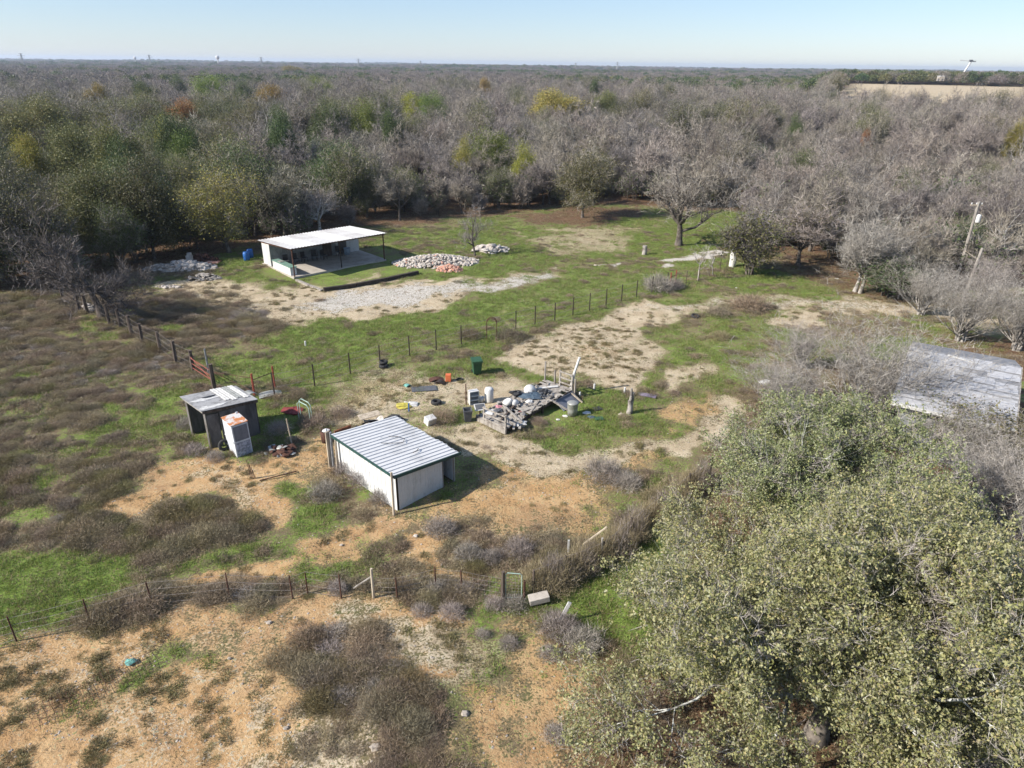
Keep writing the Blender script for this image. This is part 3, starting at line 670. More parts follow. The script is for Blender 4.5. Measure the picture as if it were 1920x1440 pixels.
# coloured trees seen among the bare wood
CT = [
 ('green_tree', 'large round green tree with orange tips, tallest crown in the left distance', (388, 142), 13, 72, M_LF_LIME, 2),
 ('rust_tree', 'rust-orange crowned tree right of the large round green tree', (500, 162), 10.5, 74, M_LF_RUST, 1),
 ('rust_tree', 'low rust-brown crown in front of the round green tree', (338, 190), 9.5, 70, M_LF_RUST, 1),
 ('pine_tree', 'bright green crown with a hollow middle beyond the rust trees', (599, 148), 11.5, 62, M_LF_LIME, 0),
 ('green_tree', 'dark green crown left of the large round green tree', (268, 155), 11, 52, M_LF_DARK, 1),
 ('green_tree', 'small dark green crown between the two round green crowns', (333, 147), 11, 36, M_LF_DARK, 1),
 ('green_tree', 'dark green crown between the round green and rust trees', (455, 154), 11, 52, M_LF_DARK, 0),
 ('yellow_green_tree', 'yellow-green crown, left one of the pair near the middle distance', (775, 178), 10, 58, M_LF_YEL, 1),
 ('yellow_green_tree', 'green crown with yellow top, right one of the pair near the middle', (812, 176), 10.5, 60, M_LF_LIME, 2),
 ('ochre_tree', 'wide domed ochre tree in the middle of the grey wood', (1042, 172), 11, 105, M_LF_OCH, 1),
 ('pale_green_tree', 'pale olive dome right of the ochre tree', (1133, 174), 10.5, 62, M_LF_OLIVE, 1),
 ('green_tree', 'dark green tree with lime lower boughs in the left middle wood', (322, 214), 11, 95, M_LF_DARK, 2),
 ('lime_tree', 'bright lime-green boughs low in the left middle wood', (340, 252), 8.5, 76, M_LF_LIME, 1),
 ('lime_tree', 'upright yellow-lime tree at the left of the dark green tree', (300, 225), 10, 34, M_LF_YEL, 0),
 ('yellow_tree', 'bright yellow tree at the left edge of the picture', (38, 258), 9, 74, M_LF_YEL, 1),
 ('green_tree', 'dark green crown above a lime bough left of centre', (520, 214), 10.5, 66, M_LF_DARK, 1),
 ('lime_tree', 'small lime tree under the dark green crown left of centre', (535, 246), 8, 46, M_LF_LIME, 0),
 ('green_tree', 'dark green leafed tree with pale trunk left of centre', (605, 195), 11, 68, M_LF_DARK, 2),
 ('green_tree', 'tall green crown left of the rust-topped green crown', (680, 192), 11, 62, M_LF_LIME, 2),
 ('green_tree', 'dark green crown with rusty top near the middle of the wood', (733, 212), 10, 50, M_LF_DARK, 1),
 ('yellow_green_tree', 'tall green and ochre tree in the wood edge at the centre', (912, 248), 8.6, 96, M_LF_LIME, 2),
 ('yellow_tree', 'yellow-leaved tree right beside the tall green and ochre tree', (985, 272), 7.6, 56, M_LF_YEL, 0),
 ('yellow_green_tree', 'slim yellowing tree left of the tall green and ochre tree', (868, 262), 8.0, 44, M_LF_OCH, 0),
 ('cedar_tree', 'small dark pointed cedar alone in the grey wood at the right', (1494, 219), 8.5, 34, M_LF_DARK, 0),
 ('olive_tree', 'large dull olive crown at the far left of the wood', (55, 192), 11.5, 130, M_LF_OLIVE, 1),
 ('olive_tree', 'dull olive crown below the large one at the far left', (130, 232), 10.5, 110, M_LF_OLIVE, 2),
 ('olive_tree', 'broad olive crown left of the dark green and lime trees', (215, 238), 10.5, 110, M_LF_OLIVE, 1),
 ('olive_tree', 'grey-olive crown above the yellow-green tree by the pavilion', (250, 298), 9.5, 130, M_LF_OLIVE, 0),
 ('olive_tree', 'broad olive-brown crown over the dark wood edge at the left', (170, 310), 9, 140, M_LF_OLIVE, 2),
 ('green_tree', 'dark green crown at the lower left of the lime boughs', (215, 270), 9.5, 90, M_LF_DARK, 0),
 ('yellow_green_tree', 'small ochre-green crown right of the far left rise', (175, 160), 11, 50, M_LF_OCH, 1),
 ('pale_tree', 'yellow-grey crown just under the horizon left of centre', (545, 124), 12.5, 44, M_LF_OCH, 1),
 ('green_tree', 'blue-green crown just under the horizon at the left', (255, 116), 13, 24, M_LF_DARK, 1),
 ('green_tree', 'second blue-green crown under the horizon right of the first', (303, 113), 13, 20, M_LF_DARK, 1),
 ('ochre_tree', 'small ochre crown far behind the wide domed ochre tree', (910, 148), 11.5, 28, M_LF_OCH, 1),
 ('green_tree', 'small dark crown far behind the pale olive dome', (1115, 152), 11.5, 22, M_LF_DARK, 1),
 ('green_tree', 'small dark green crown at the right middle distance', (1388, 152), 11, 26, M_LF_DARK, 1),
 ('ochre_tree', 'ochre-green tree at the right edge of the picture', (1912, 232), 9.5, 36, M_LF_OCH, 1),
 ('rust_tree', 'small rusty-leaved bush low in the grey wood at the right', (1628, 247), 7, 26, M_LF_RUST, 1),
]
for (nm, lab, tp, h, wd, lm, k) in CT:
    feature(DENSE[k], nm, lab, top=tp, h=h, width=wd, rz=rng.random() * 6, leafm=lm)

# ------------------------------------------------------------------ the wood: single trees near, one mass beyond
def inside(x, y, poly):
    r = False; n = len(poly)
    for i in range(n):
        x0, y0 = poly[i]; x1, y1 = poly[(i + 1) % n]
        if (y0 > y) != (y1 > y) and x < (x1 - x0) * (y - y0) / (y1 - y0) + x0: r = not r
    return r
def field_at(x, y, grow=0):
    r = math.hypot(x, y); a = math.degrees(math.atan2(x, y)); return 332 < r < 632 and 23.3 < a < 34.6
cand = []
spc_ = 5.1
for gy in np.arange(20, 420, spc_):
    for gx in np.arange(-340, 340, spc_):
        x = gx + (rng.random() - .5) * spc_ * .95; y = gy + (rng.random() - .5) * spc_ * .95
        if abs(math.degrees(math.atan2(x, y))) > 43: continue
        if math.hypot(x, y) > 400 or field_at(x, y): continue
        if inside(x, y, clear_poly): continue
        if any((x - a) ** 2 + (y - b) ** 2 < (c * .8) ** 2 for a, b, c in FEAT[-60:]): continue
        cand.append((x, y))
cand.sort(key=lambda p: math.hypot(*p))
# trees that stay out of the way of the buildings' walls
CTP = FEAT[-len(CT):]
def wtype(x, y):
    ppx, ppy, dd = to_px(x, y, 8.0); r = math.hypot(x, y); u = rng.random(); patch = float(fbm(x * .03, y * .03, 77, 3))
    left = 1 - float(sstep(350, 900, ppx)); lf = (.02 + .52 * left * (1 - float(sstep(150, 260, r))) + .05) * (.3 + 1.6 * float(sstep(.42, .6, patch)))
    if u < lf: return 2
    if u < lf + .14: return 1
    if u < lf + .34: return 3
    return 0
nb = nl = 0; masses = {0: [], 1: [], 2: [], 3: []}
ZONES = ['at the left picture edge', 'behind the leaning bare tree', 'left of the pavilion', 'behind the pavilion', 'behind the small bare tree', 'beyond the clearing middle', 'behind the big bare tree', 'behind the round bush', 'at the right picture edge']
LAB2 = {0: 'grey-brown leafless tree', 1: 'tree with few olive leaves', 2: 'dull olive leafed tree', 3: 'leafless tree with pale crooked limbs'}
LB = {0: ('bare_tree', 'grey-brown leafless tree crowded among others in the wood', 'leafless trees crowded in the wood'),
      3: ('pale_bare_tree', 'leafless tree with pale crooked limbs crowded in the wood', 'pale-limbed leafless trees in the wood'),
      1: ('thin_leaved_tree', 'tree with a few olive leaves left crowded in the wood', 'thinly leafed trees in the wood'),
      2: ('olive_tree', 'dull olive leafed tree crowded among others in the wood', 'olive leafed trees in the wood')}
PR = {0: BARE, 1: SPARSE, 2: LEAFY, 3: BAREB}; cnt = {0: 0, 1: 0, 2: 0, 3: 0}; LIM = {0: 240, 1: 70, 2: 90, 3: 130}
for (x, y) in cand:
    k = wtype(x, y); i = int(rng.integers(0, len(PR[k]))); s = .55 + .55 * rng.random() ** 1.3; s *= (.9 + .25 * float(fbm(x * .02, y * .02, 66, 2))); rz = rng.random() * 6.28; z = hz(x, y)
    ppx, ppy, dd = to_px(x, y, 6.0); rr0 = math.hypot(x, y); a0 = math.atan2(x, y)
    for (fx_, fy_, fr0) in CTP:
        rf_ = math.hypot(fx_, fy_)
        if -3 < rf_ - rr0 < 14 + rf_ * .16 and abs(math.atan2(fx_, fy_) - a0) * rf_ < fr0 + 1.5: s *= .74; break
    if ppx > 1380 and math.hypot(x, y) < 130: s *= .82
    if cnt[k] < LIM[k] and -120 < ppx < 2040:
        cnt[k] += 1; nm, lab, grp = LB[k]; rr_ = math.hypot(x, y)
        zi = min(8, max(0, int((ppx + 120) / 240))); depth = 'front row' if -float(poly_sd(np.array([x]), np.array([y]), clear_poly)[0]) < 6 else ('middle rows' if rr_ < 118 else 'back rows')
        zone = ZONES[zi]; lab = LAB2[k] + ' in the ' + depth + ' ' + zone; grp = lab
        place_tree(PR[k][i], (x, y, z), s, rz, lab, 'tree', grp, nm, sz=s * (.85 + .25 * rng.random()), leafmat_=(M_LF_DARK if k == 2 and rng.random() < .35 else None))
    else: masses[k].append((x, y, z, rz, s, i))
def mass(name, protos, rows, label):
    if not rows: return
    ss = [src(name + '_source', joined(name, [p.trunk, p.twigs, p.leaves])) for p in protos]
    a = np.array(rows); scatter(name, ss, a[:, :3], a[:, 3], a[:, 4], a[:, 5], 'stuff', label)
mass('bare_woodland', BARE, masses[0], 'grey leafless woodland spreading to the distance')
mass('thin_leaved_woodland', SPARSE, masses[1], 'thinly leafed trees scattered through the far woodland')
mass('olive_woodland', LEAFY, masses[2], 'olive leafed trees scattered through the far woodland')
mass('pale_woodland', BAREB, masses[3], 'pale-limbed trees scattered through the far woodland')
# understorey that closes the gaps near the ground
US = [proto(90 + i, 3.2, 2.2, 'undergrowth', trunk_h=.4, trunk_r=.05, n1=3, multi=4, counts=(0, 4, 4), tw=(12, .7, .05), leaf=M_LF_DARK if i else None, lv=(4, .4, .22), elev=(20, 75)) for i in range(2)]
rows = []
for gy in np.arange(20, 230, 2.9):
    for gx in np.arange(-190, 190, 2.9):
        x = gx + (rng.random() - .5) * 2.8; y = gy + (rng.random() - .5) * 2.8
        if abs(math.degrees(math.atan2(x, y))) > 42 or inside(x, y, clear_poly) or rng.random() > (.75 if math.hypot(x, y) < 130 else .4): continue
        if field_at(x, y): continue
        if not inside(x * .97, y * .97, clear_poly) or rng.random() < .25: rows.append((x, y, hz(x, y), rng.random() * 6, .6 + .7 * rng.random(), int(rng.random() < .4)))
ss = [src('undergrowth_source', joined('undergrowth', [p.trunk, p.twigs, p.leaves])) for p in US]
a = np.array(rows); scatter('undergrowth', ss, a[:, :3], a[:, 3], a[:, 4], a[:, 5], 'stuff', 'tangled brush filling the floor of the wood')
# far canopy: low detail crowns
def far_crown(seed, R, h, mt, n=260, asp=.18):
    r = np.random.default_rng(seed); d = r.normal(0, 1, (n, 3)); d[:, 2] = np.abs(d[:, 2]); d /= np.linalg.norm(d, axis=1, keepdims=True)
    p = d * np.array([[R, R, h * .6]]) * (.75 + .3 * r.random((n, 1))); p[:, 2] += h * .38
    V, Fa = leaf_quads(r, p, 5, .6, .9, asp); return mesh_np('far_crown', V, Fa, 4, mt)
M_FAR = leafmat('far_twigs', [(.11, .095, .082), (.17, .148, .13), (.23, .20, .175)], 0, .25, True)
FARS = [[far_crown(1, 5, 9.5, M_FAR), far_crown(2, 5.5, 9, M_FAR)], [far_crown(3, 5, 10, M_LF_DARK, 260, .5), far_crown(4, 5, 9, M_LF_OLIVE, 260, .5)]]
fr = [[], []]
def far_ring(r0, r1, spc, scale, zsc=.9):
    n_ = int(math.radians(84) / 2 * (r1 ** 2 - r0 ** 2) / spc ** 2)
    rr = np.sqrt(rng.random(n_) * (r1 ** 2 - r0 ** 2) + r0 ** 2); aa = np.radians((rng.random(n_) - .5) * 84)
    x = rr * np.sin(aa); y = rr * np.cos(aa); z = hgt(x, y); pt = fbm(x * .006, y * .006, 55, 3); ad = np.degrees(aa)
    inf = (rr < 632) & (rr > 332) & (ad > 23.3) & (ad < 34.6)
    open_ = (fbm(x * .0035 + 9, y * .0035, 61, 2) > .66) & (rr > 900)
    for i in range(n_):
        if inf[i] or open_[i]: continue
        g = 1 if rng.random() < (.06 + .35 * float(sstep(.50, .64, pt[i]))) * (1 if rr[i] < 1200 else 1.2) else 0
        fr[g].append((x[i], y[i], z[i], rng.random() * 6, scale * (.7 + .6 * rng.random()), rng.integers(0, 2), zsc * (.75 + .35 * rng.random())))
far_ring(392, 900, 8.5, 1.0); far_ring(900, 2000, 16, 1.5); far_ring(2000, 5200, 34, 2.4, 1.35)
# dense evergreen line behind the tan field
for i in range(420):
    a_ = math.radians(19 + 22 * rng.random()); r = 650 + 90 * rng.random(); x, y = r * math.sin(a_), r * math.cos(a_)
    fr[1].append((x, y, hz(x, y) - .5, rng.random() * 6, .75 + .4 * rng.random(), 0, .7 + .35 * rng.random()))
for g, nm, lb in ((0, 'far_bare_woodland', 'grey leafless woodland near the horizon'), (1, 'far_evergreen_woodland', 'dark green trees dotted through the land near the horizon')):
    a = np.array(fr[g]); scatter(nm, [src(nm + '_source', q) for q in FARS[g]], a[:, :3], a[:, 3], np.stack([a[:, 4], a[:, 4], a[:, 6]], 1), a[:, 5], 'stuff', lb)

# ------------------------------------------------------------------ low growth of the yard
def tuft(seed, n, h, rad, w_, mt, lean=.5, name='tuft'):
    r = np.random.default_rng(seed); p = r.normal(0, rad, (n, 3)); p[:, 2] = 0
    d = r.normal(0, lean, (n, 3)); d[:, 2] = 1; d /= np.linalg.norm(d, axis=1, keepdims=True); d += p * .8
    t = p + d * h * (.5 + .7 * r.random((n, 1))); s = np.cross(d, r.normal(0, 1, (n, 3))); s /= np.linalg.norm(s, axis=1, keepdims=True); s *= w_ / 2
    return mesh_np(name, np.stack([p - s, p + s, t], 1).reshape(-1, 3), np.arange(n * 3).reshape(-1, 3), 3, mt)
M_GR = leafmat('grass_green', [(.11, .165, .03), (.18, .25, .05), (.26, .33, .085), (.19, .175, .07)], .32)
M_GRD = leafmat('grass_dry', [(.20, .15, .08), (.33, .26, .15), (.12, .10, .045), (.26, .20, .12)], .15)
M_WEED = leafmat('weed_brown', [(.155, .120, .078), (.25, .20, .135), (.34, .285, .20), (.105, .083, .053)], .15, .25, True)
M_WEEDO = leafmat('weed_olive', [(.16, .135, .06), (.24, .195, .09), (.115, .11, .045)], .15, .2)
M_WEEDG = leafmat('weed_grey', [(.24, .205, .175), (.36, .32, .28), (.15, .125, .105)], 0, .15)
def sample(n, x0, x1, y0, y1):
    # denser near the camera
    y = y0 + (y1 - y0) * rng.random(n) ** 1.25; x = x0 + (x1 - x0) * rng.random(n); k = np.abs(x) < y * .95 + 6
    return x[k], y[k]
def weed(seed, R, h, mt, n, w_=.014, ln=.22, name='weed'):
    r = np.random.default_rng(seed); d = r.normal(0, 1, (n, 3)); d[:, 2] = np.abs(d[:, 2]) + .1; d /= np.linalg.norm(d, axis=1, keepdims=True)
    cl = r.normal(0, .35, (9, 3)); d2 = d + cl[r.integers(0, 9, n)] * .5; rad = (.25 + .75 * r.random((n, 1)) ** .5)
    p = d2 * np.array([[R, R, h]]) * rad; p[:, 2] = np.abs(p[:, 2]) * .9
    dr = d * .6 + r.normal(0, .55, (n, 3)); dr[:, 2] += .3; dr /= np.linalg.norm(dr, axis=1, keepdims=True)
    t = p + dr * ln * (.5 + r.random((n, 1))); s = np.cross(dr, r.normal(0, 1, (n, 3))); s /= np.linalg.norm(s, axis=1, keepdims=True); s *= w_ / 2
    return mesh_np(name, np.stack([p - s, p + s, t], 1).reshape(-1, 3), np.arange(n * 3).reshape(-1, 3), 3, mt)
BLOCK = []                                               # (x, y, radius) kept clear of weeds
def blocked(x, y):
    b = np.zeros(len(x), bool)
    for (bx, by, br) in BLOCK: b |= (x - bx) ** 2 + (y - by) ** 2 < br ** 2
    return b
for q, rr in (((745, 905), 2.4), ((700, 860), 2.0), ((800, 880), 2.0), ((420, 790), 1.9), ((450, 830), 1.0), ((1000, 760), 2.8), ((930, 780), 1.8), ((620, 490), 5.5), ((560, 505), 3.5), ((690, 480), 3.5), ((600, 530), 1.6), ((630, 525), 2.0), ((670, 518), 2.2), ((710, 508), 2.2), ((740, 505), 1.8), ((820, 492), 4.0), ((1840, 760), 6.5)):
    g = G(*q); BLOCK.append((g.x, g.y, rr))
# green grass
x, y = sample(150000, -46, 46, 10, 100); wg = bilin(W[0], x, y) + (fbm(x * .9, y * .9, 91, 3) - .5) * 1.3 + (rng.random(len(x)) - .5) * .25
k = (wg > .56) & ~blocked(x, y); x, y = x[k][:42000], y[k][:42000]
srcs = [src('grass_source', tuft(1 + i, 26, .13, .13, .016, M_GR, .7)) for i in range(3)]
scatter('green_grass', srcs, np.stack([x, y, hgt(x, y)], 1), rng.random(len(x)) * 6.3, .7 + .8 * rng.random(len(x)), rng.integers(0, 3, len(x)), 'stuff', 'short green grass in patches over the yard')
# dry grass everywhere else in the yard
x, y = sample(110000, -46, 46, 10, 100); soil = bilin(W[1] + W[2] + W[3], x, y); k = (rng.random(len(x)) > soil * .93) & ~blocked(x, y) & (fbm(x * .7, y * .7, 95, 3) > .44)
x, y = x[k][:36000], y[k][:36000]
srcs = [src('dry_grass_source', tuft(11 + i, 20, .16, .12, .016, M_GRD, .9)) for i in range(3)]
scatter('dry_grass', srcs, np.stack([x, y, hgt(x, y)], 1), rng.random(len(x)) * 6.3, .6 + .8 * rng.random(len(x)), rng.integers(0, 3, len(x)), 'stuff', 'dry straw-coloured grass between the green patches')
# brown weed mounds
def weeds(name, meshes, n, dens, thr, seedn, smin, smax, label, zscale=(.55, 1.0), box=(-50, 46, 10, 84), extra=None, maxn=9000, fscale=.35):
    x, y = sample(n, *box); v = dens(x, y) + (fbm(x * fscale, y * fscale, seedn, 3) - .5) * 1.2
    k = (v > thr) & ~blocked(x, y) & np.array([inside(a_, b_, clear_poly) for a_, b_ in zip(x, y)]); x, y = x[k][:maxn], y[k][:maxn]
    if extra is not None and len(extra): x = np.concatenate([x, extra[:, 0]]); y = np.concatenate([y, extra[:, 1]])
    s = smin + (smax - smin) * rng.random(len(x)); zs = s * (zscale[0] + (zscale[1] - zscale[0]) * rng.random(len(x)))
    srcs = [src(name + '_source', q) for q in meshes]
    scatter(name, srcs, np.stack([x, y, hgt(x, y) - .02], 1), rng.random(len(x)) * 6.3, np.stack([s, s, zs], 1), rng.integers(0, len(meshes), len(x)), 'stuff', label)
leftf = lambda x, y: np.where((x < -8) | (y < 19.6), bilin(W[4], x, y) * np.where(y < 19.6, 1.12, 1), bilin(W[4], x, y) * .66) - bilin(W[5], x, y) - bilin(W[0], x, y) * .45
weeds('brown_weeds', [weed(20 + i, .85, .60, M_WEED, 3200, w_=.012, ln=.15) for i in range(4)], 16000, leftf, .72, 101, .35, .9, 'matted mounds of dry brown weeds', maxn=2300)
weeds('olive_weeds', [weed(30 + i, .8, .5, M_WEEDO, 2800, w_=.012, ln=.15) for i in range(3)], 9000, leftf, .80, 103, .4, .95, 'olive-brown weeds among the brown ones', maxn=1100)
weeds('grey_weeds', [weed(60 + i, .6, .42, M_WEEDG, 1300, w_=.011, ln=.17) for i in range(3)], 9000, leftf, .84, 109, .35, .9, 'grey dead weeds among the brown ones', maxn=700)
weeds('low_weeds', [weed(40 + i, .35, .20, M_WEED, 480, ln=.11, w_=.011) for i in range(3)], 40000, lambda x, y: bilin(W[4] + W[5] * .5 + W[0] * .25 - W[1] * .5, x, y) * .8 + .1, .55, 105, .5, 1.3, 'low brown scrub scattered over the yard', maxn=9000, fscale=.8)
weeds('sprouts', [weed(50 + i, .2, .10, M_WEEDO, 160, ln=.1) for i in range(3)], 30000, lambda x, y: bilin(W[1] + W[2], x, y), .98, 107, .4, 1.3, 'small sprouts on the bare soil', maxn=7000, fscale=1.3, box=(-30, 30, 10, 60))

# ================================================================== built things
M_WHITE = mat('white_steel', (.62, .62, .60), (.50, .50, .48), 1.2, .45, .7, .45, c3=(.42, .40, .37), s3=5, l3=.58, h3=.72, bmp=.05, stretch=(1, 1, .3))
M_ROOFW = mat('white_roof_steel', (.61, .605, .59), (.50, .495, .48), .8, .45, .7, .4, c3=(.40, .41, .42), s3=3, l3=.63, h3=.74, bmp=.05)
M_ROOFP = mat('pavilion_roof_steel', (.50, .50, .49), (.40, .40, .39), .7, .45, .7, .5, c3=(.30, .29, .28), s3=2.5, l3=.60, h3=.72, bmp=.05)
M_ROOFG = mat('galvanised_roof', (.43, .43, .43), (.34, .33, .33), .6, .4, .65, .45, c3=(.33, .28, .24), s3=2.4, l3=.62, h3=.74, bmp=.05)
M_TRIM = mat('green_trim', (.028, .075, .068), (.02, .05, .045), 4, rough=.5)
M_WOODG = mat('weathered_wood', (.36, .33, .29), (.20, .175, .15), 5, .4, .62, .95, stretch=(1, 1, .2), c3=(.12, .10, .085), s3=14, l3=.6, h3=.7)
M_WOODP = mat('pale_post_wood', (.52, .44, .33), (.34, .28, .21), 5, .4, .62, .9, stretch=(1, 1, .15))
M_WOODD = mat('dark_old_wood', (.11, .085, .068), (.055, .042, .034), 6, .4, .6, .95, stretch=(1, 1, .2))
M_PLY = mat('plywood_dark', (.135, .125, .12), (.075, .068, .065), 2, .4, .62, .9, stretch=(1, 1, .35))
M_RUST = mat('rust', (.27, .10, .045), (.14, .055, .03), 6, .4, .62, .9, c3=(.40, .19, .08), s3=15)
M_RUSTD = mat('dark_rust', (.10, .045, .03), (.055, .03, .022), 8, rough=.9)
M_REDP = mat('red_pipe_paint', (.30, .07, .045), (.17, .05, .035), 9, rough=.6)
M_PIPE = mat('grey_pipe', (.30, .31, .32), (.2, .2, .2), 6, rough=.5, metal=.3)
M_POST = mat('steel_post', (.03, .028, .025), (.06, .035, .025), 9, rough=.8)
M_WIRE = mat('fence_wire', (.26, .24, .22), (.16, .11, .08), 20, rough=.6, bmp=0)
M_CONC = mat('concrete', (.42, .38, .33), (.31, .28, .24), 1.3, .4, .65, .95, c3=(.24, .21, .18), s3=6)
M_RUBB = mat('rubble_pale', (.54, .49, .43), (.32, .28, .24), 3, .4, .65, .95, rand=.2)
M_BRICK = mat('brick_pieces', (.52, .24, .16), (.42, .30, .24), 4, .4, .6, .95, rand=.2)
M_TYRE = mat('tyre_rubber', (.028, .028, .028), (.045, .043, .04), 9, rough=.85)
M_PLW = mat('white_plastic', (.60, .59, .56), (.45, .43, .40), 4, .5, .75, .5, bmp=.05)
M_BLK = mat('black_plastic', (.02, .02, .022), (.035, .035, .036), 6, rough=.45)
M_GREYP = mat('grey_plastic', (.085, .09, .10), (.12, .12, .12), 5, rough=.6)
M_GREENP = mat('green_bin_plastic', (.035, .095, .045), (.025, .065, .032), 3, rough=.5, bmp=.05)
M_TARP = mat('blue_grey_tarp', (.055, .085, .115), (.09, .12, .15), 7, rough=.6)
M_GALV = mat('galvanised_steel', (.40, .40, .37), (.27, .27, .24), 4, .4, .65, .5, metal=.35, c3=(.24, .17, .11), s3=7)
M_ORANGE = mat('orange_paint', (.62, .16, .06), (.5, .12, .05), 4, rough=.6)
M_YEL = mat('yellow_cloth', (.50, .43, .08), (.32, .28, .07), 8, rough=.9)
M_BLUE = mat('blue_plastic', (.03, .14, .42), (.02, .09, .28), 4, rough=.5)
M_TEAL = mat('teal_plastic', (.16, .38, .32), (.09, .22, .19), 9, rough=.6)
M_LGREEN = mat('pale_green_pipe', (.38, .52, .44), (.28, .38, .32), 6, rough=.5)
M_LOCK = mat('locker_paint', (.56, .58, .60), (.44, .46, .48), 2.5, .45, .68, .5, c3=(.40, .36, .33), s3=8, l3=.64, h3=.74)
M_LOCKTOP = mat('locker_rust_top', (.52, .50, .48), (.45, .17, .06), 1.6, .44, .54, .8, c3=(.62, .60, .57), s3=6)
M_LOCKDK = mat('locker_panel', (.16, .17, .20), (.12, .13, .15), 3, rough=.4)
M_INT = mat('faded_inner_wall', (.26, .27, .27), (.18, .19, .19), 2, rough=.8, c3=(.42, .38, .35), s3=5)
M_LAWNK = mat('dark_timber', (.045, .036, .03), (.08, .065, .05), 5, rough=.95, stretch=(.3, 1, 1))
M_RED = mat('red_tarp', (.22, .04, .035), (.13, .03, .03), 8, rough=.8)
M_STONE = mat('field_stone', (.40, .35, .29), (.26, .22, .18), 5, rough=.95, rand=.2)
M_SHING = mat('worn_shingle', (.36, .36, .37), (.46, .46, .465), 2.2, .42, .66, .95, c3=(.20, .195, .20), s3=6, l3=.58, h3=.72, rand=.07)
M_SHINGD = mat('bare_roof_felt', (.20, .20, .205), (.28, .28, .285), 3, rough=.95)

def ribbed(o, a, b, nrm, wid, ln, pitch=.3, rh=.03, rw=.06, thick=.012):
    """one ribbed sheet: starts at o, runs wid along a, ribs run ln along b"""
    o, a, b, nrm = Vector(o), Vector(a).normalized(), Vector(b).normalized(), Vector(nrm).normalized()
    prof = [(0, 0)]; k = max(1, int(round(wid / pitch))); p = wid / k
    for i in range(k):
        c = (i + .5) * p; prof += [(c - rw, 0), (c - rw * .5, rh), (c + rw * .5, rh), (c + rw, 0)]
    prof.append((wid, 0)); q = MB(); vs = []
    for s_ in (0, 1):
        for t in (0, ln):
            for (u, h_) in prof: vs.append(o + a * u + b * t + nrm * (h_ - thick * s_))
    n = len(prof); fs = []
    for i in range(n - 1):
        fs.append((i, i + 1, n + i + 1, n + i)); fs.append((2 * n + i, 3 * n + i, 3 * n + i + 1, 2 * n + i + 1))
        fs.append((i, 2 * n + i, 2 * n + i + 1, i + 1)); fs.append((n + i, n + i + 1, 3 * n + i + 1, 3 * n + i))
    fs.append((0, n, 3 * n, 2 * n)); fs.append((n - 1, 3 * n - 1, 4 * n - 1, 2 * n - 1)) if False else fs.append((n - 1, 3 * n - 1, 4 * n - 1, 2 * n - 1))
    return q.add(vs, fs)
def rock(r, s, sq=.6):
    q = MB(); n = 6; vs = []
    for (i, z) in enumerate((-.45, -.1, .3)):
        for k in range(n):
            a_ = 6.283 * k / n; rr = (.85, 1, .62)[i] * (.75 + .5 * r.random())
            vs.append((s * rr * math.cos(a_) * .6, s * rr * math.sin(a_) * .5, s * z * sq * (.8 + .4 * r.random())))
    fs = [(i * n + k, i * n + (k + 1) % n, (i + 1) * n + (k + 1) % n, (i + 1) * n + k) for i in range(2) for k in range(n)]
    fs += [tuple(reversed(range(n))), tuple(range(2 * n, 3 * n))]; return q.add(vs, fs)
def post(nm, base, ht, r, mt, parent=None, lean=(0, 0), n=7, top=True):
    q = MB(); rr = r; b = Vector(base)
    q.tube([b + Vector((0, 0, -.2)), b + Vector((lean[0] * .5, lean[1] * .5, ht * .5)), b + Vector((lean[0], lean[1], ht))], [rr * 1.05, rr, rr * .9], n)
    return q.build(nm, mt, parent)

# ---------------------------------------------- white ribbed steel shed
p0 = P(745, 955); U = Vector((-.705, .709, 0)); Vv = Vector((.709, .705, 0)); L_, W_ = 4.75, 3.35
shed = thing('steel_shed', 'low white ribbed steel shed with open doorway and dark green trim', 'shed', p0)
def S(u, v, z): return U * u + Vv * v + Vector((0, 0, z))
hl, hr = 1.92, 1.62                                   # eave height at v=0 and v=W
k = 5; pw = L_ / k
for i in range(k):
    ribbed(S(i * pw, 0, -.1), U, (0, 0, 1), -Vv, pw - .006, hl + .06, .31, .018, .03).build('wall_panel', M_WHITE, shed)
    ribbed(S(i * pw, W_, -.1), U, (0, 0, 1), Vv, pw - .006, hr + .06, .31, .018, .03).build('wall_panel', M_WHITE, shed)
for i in range(3):                                    # end wall towards the yard, doorway left open at its far end
    v0 = .12 + i * .83; hh = hl + (hr - hl) * (v0 + .4) / W_
    ribbed(S(0, v0, -.1), Vv, (0, 0, 1), -U, .82, hh + .06, .27, .018, .03).build('wall_panel', M_WHITE, shed)
for i in range(4):
    v0 = .02 + i * .83; hh = hl + (hr - hl) * (v0 + .4) / W_
    ribbed(S(L_, v0, -.1), Vv, (0, 0, 1), U, .82, hh + .02, .27, .018, .03).build('wall_panel', M_WHITE, shed)
sl_ = (S(0, W_, hr) - S(0, 0, hl)).normalized(); nr = U.cross(sl_) * -1
if nr.z < 0: nr = -nr
nrp = 6; rw_ = (L_ + .3) / nrp
for i in range(nrp):
    mt_ = M_ROOFW
    ribbed(S(-.15 + i * rw_, -.18, hl + .05 + .012), U, sl_, nr, rw_ - .004, W_ + .34 + (.06 if i % 2 else 0), rw_ / 3, .035, .035).build('roof_panel', mt_, shed)
MB().beam(S(-.16, -.2, hl + .0), S(L_ + .15, -.2, hl + .0), .04, .13).build('eave_trim', M_TRIM, shed)
MB().beam(S(-.18, -.18, hl - .03), S(-.18, W_ + .26, hr - .05), .04, .14).build('gable_trim', M_TRIM, shed)
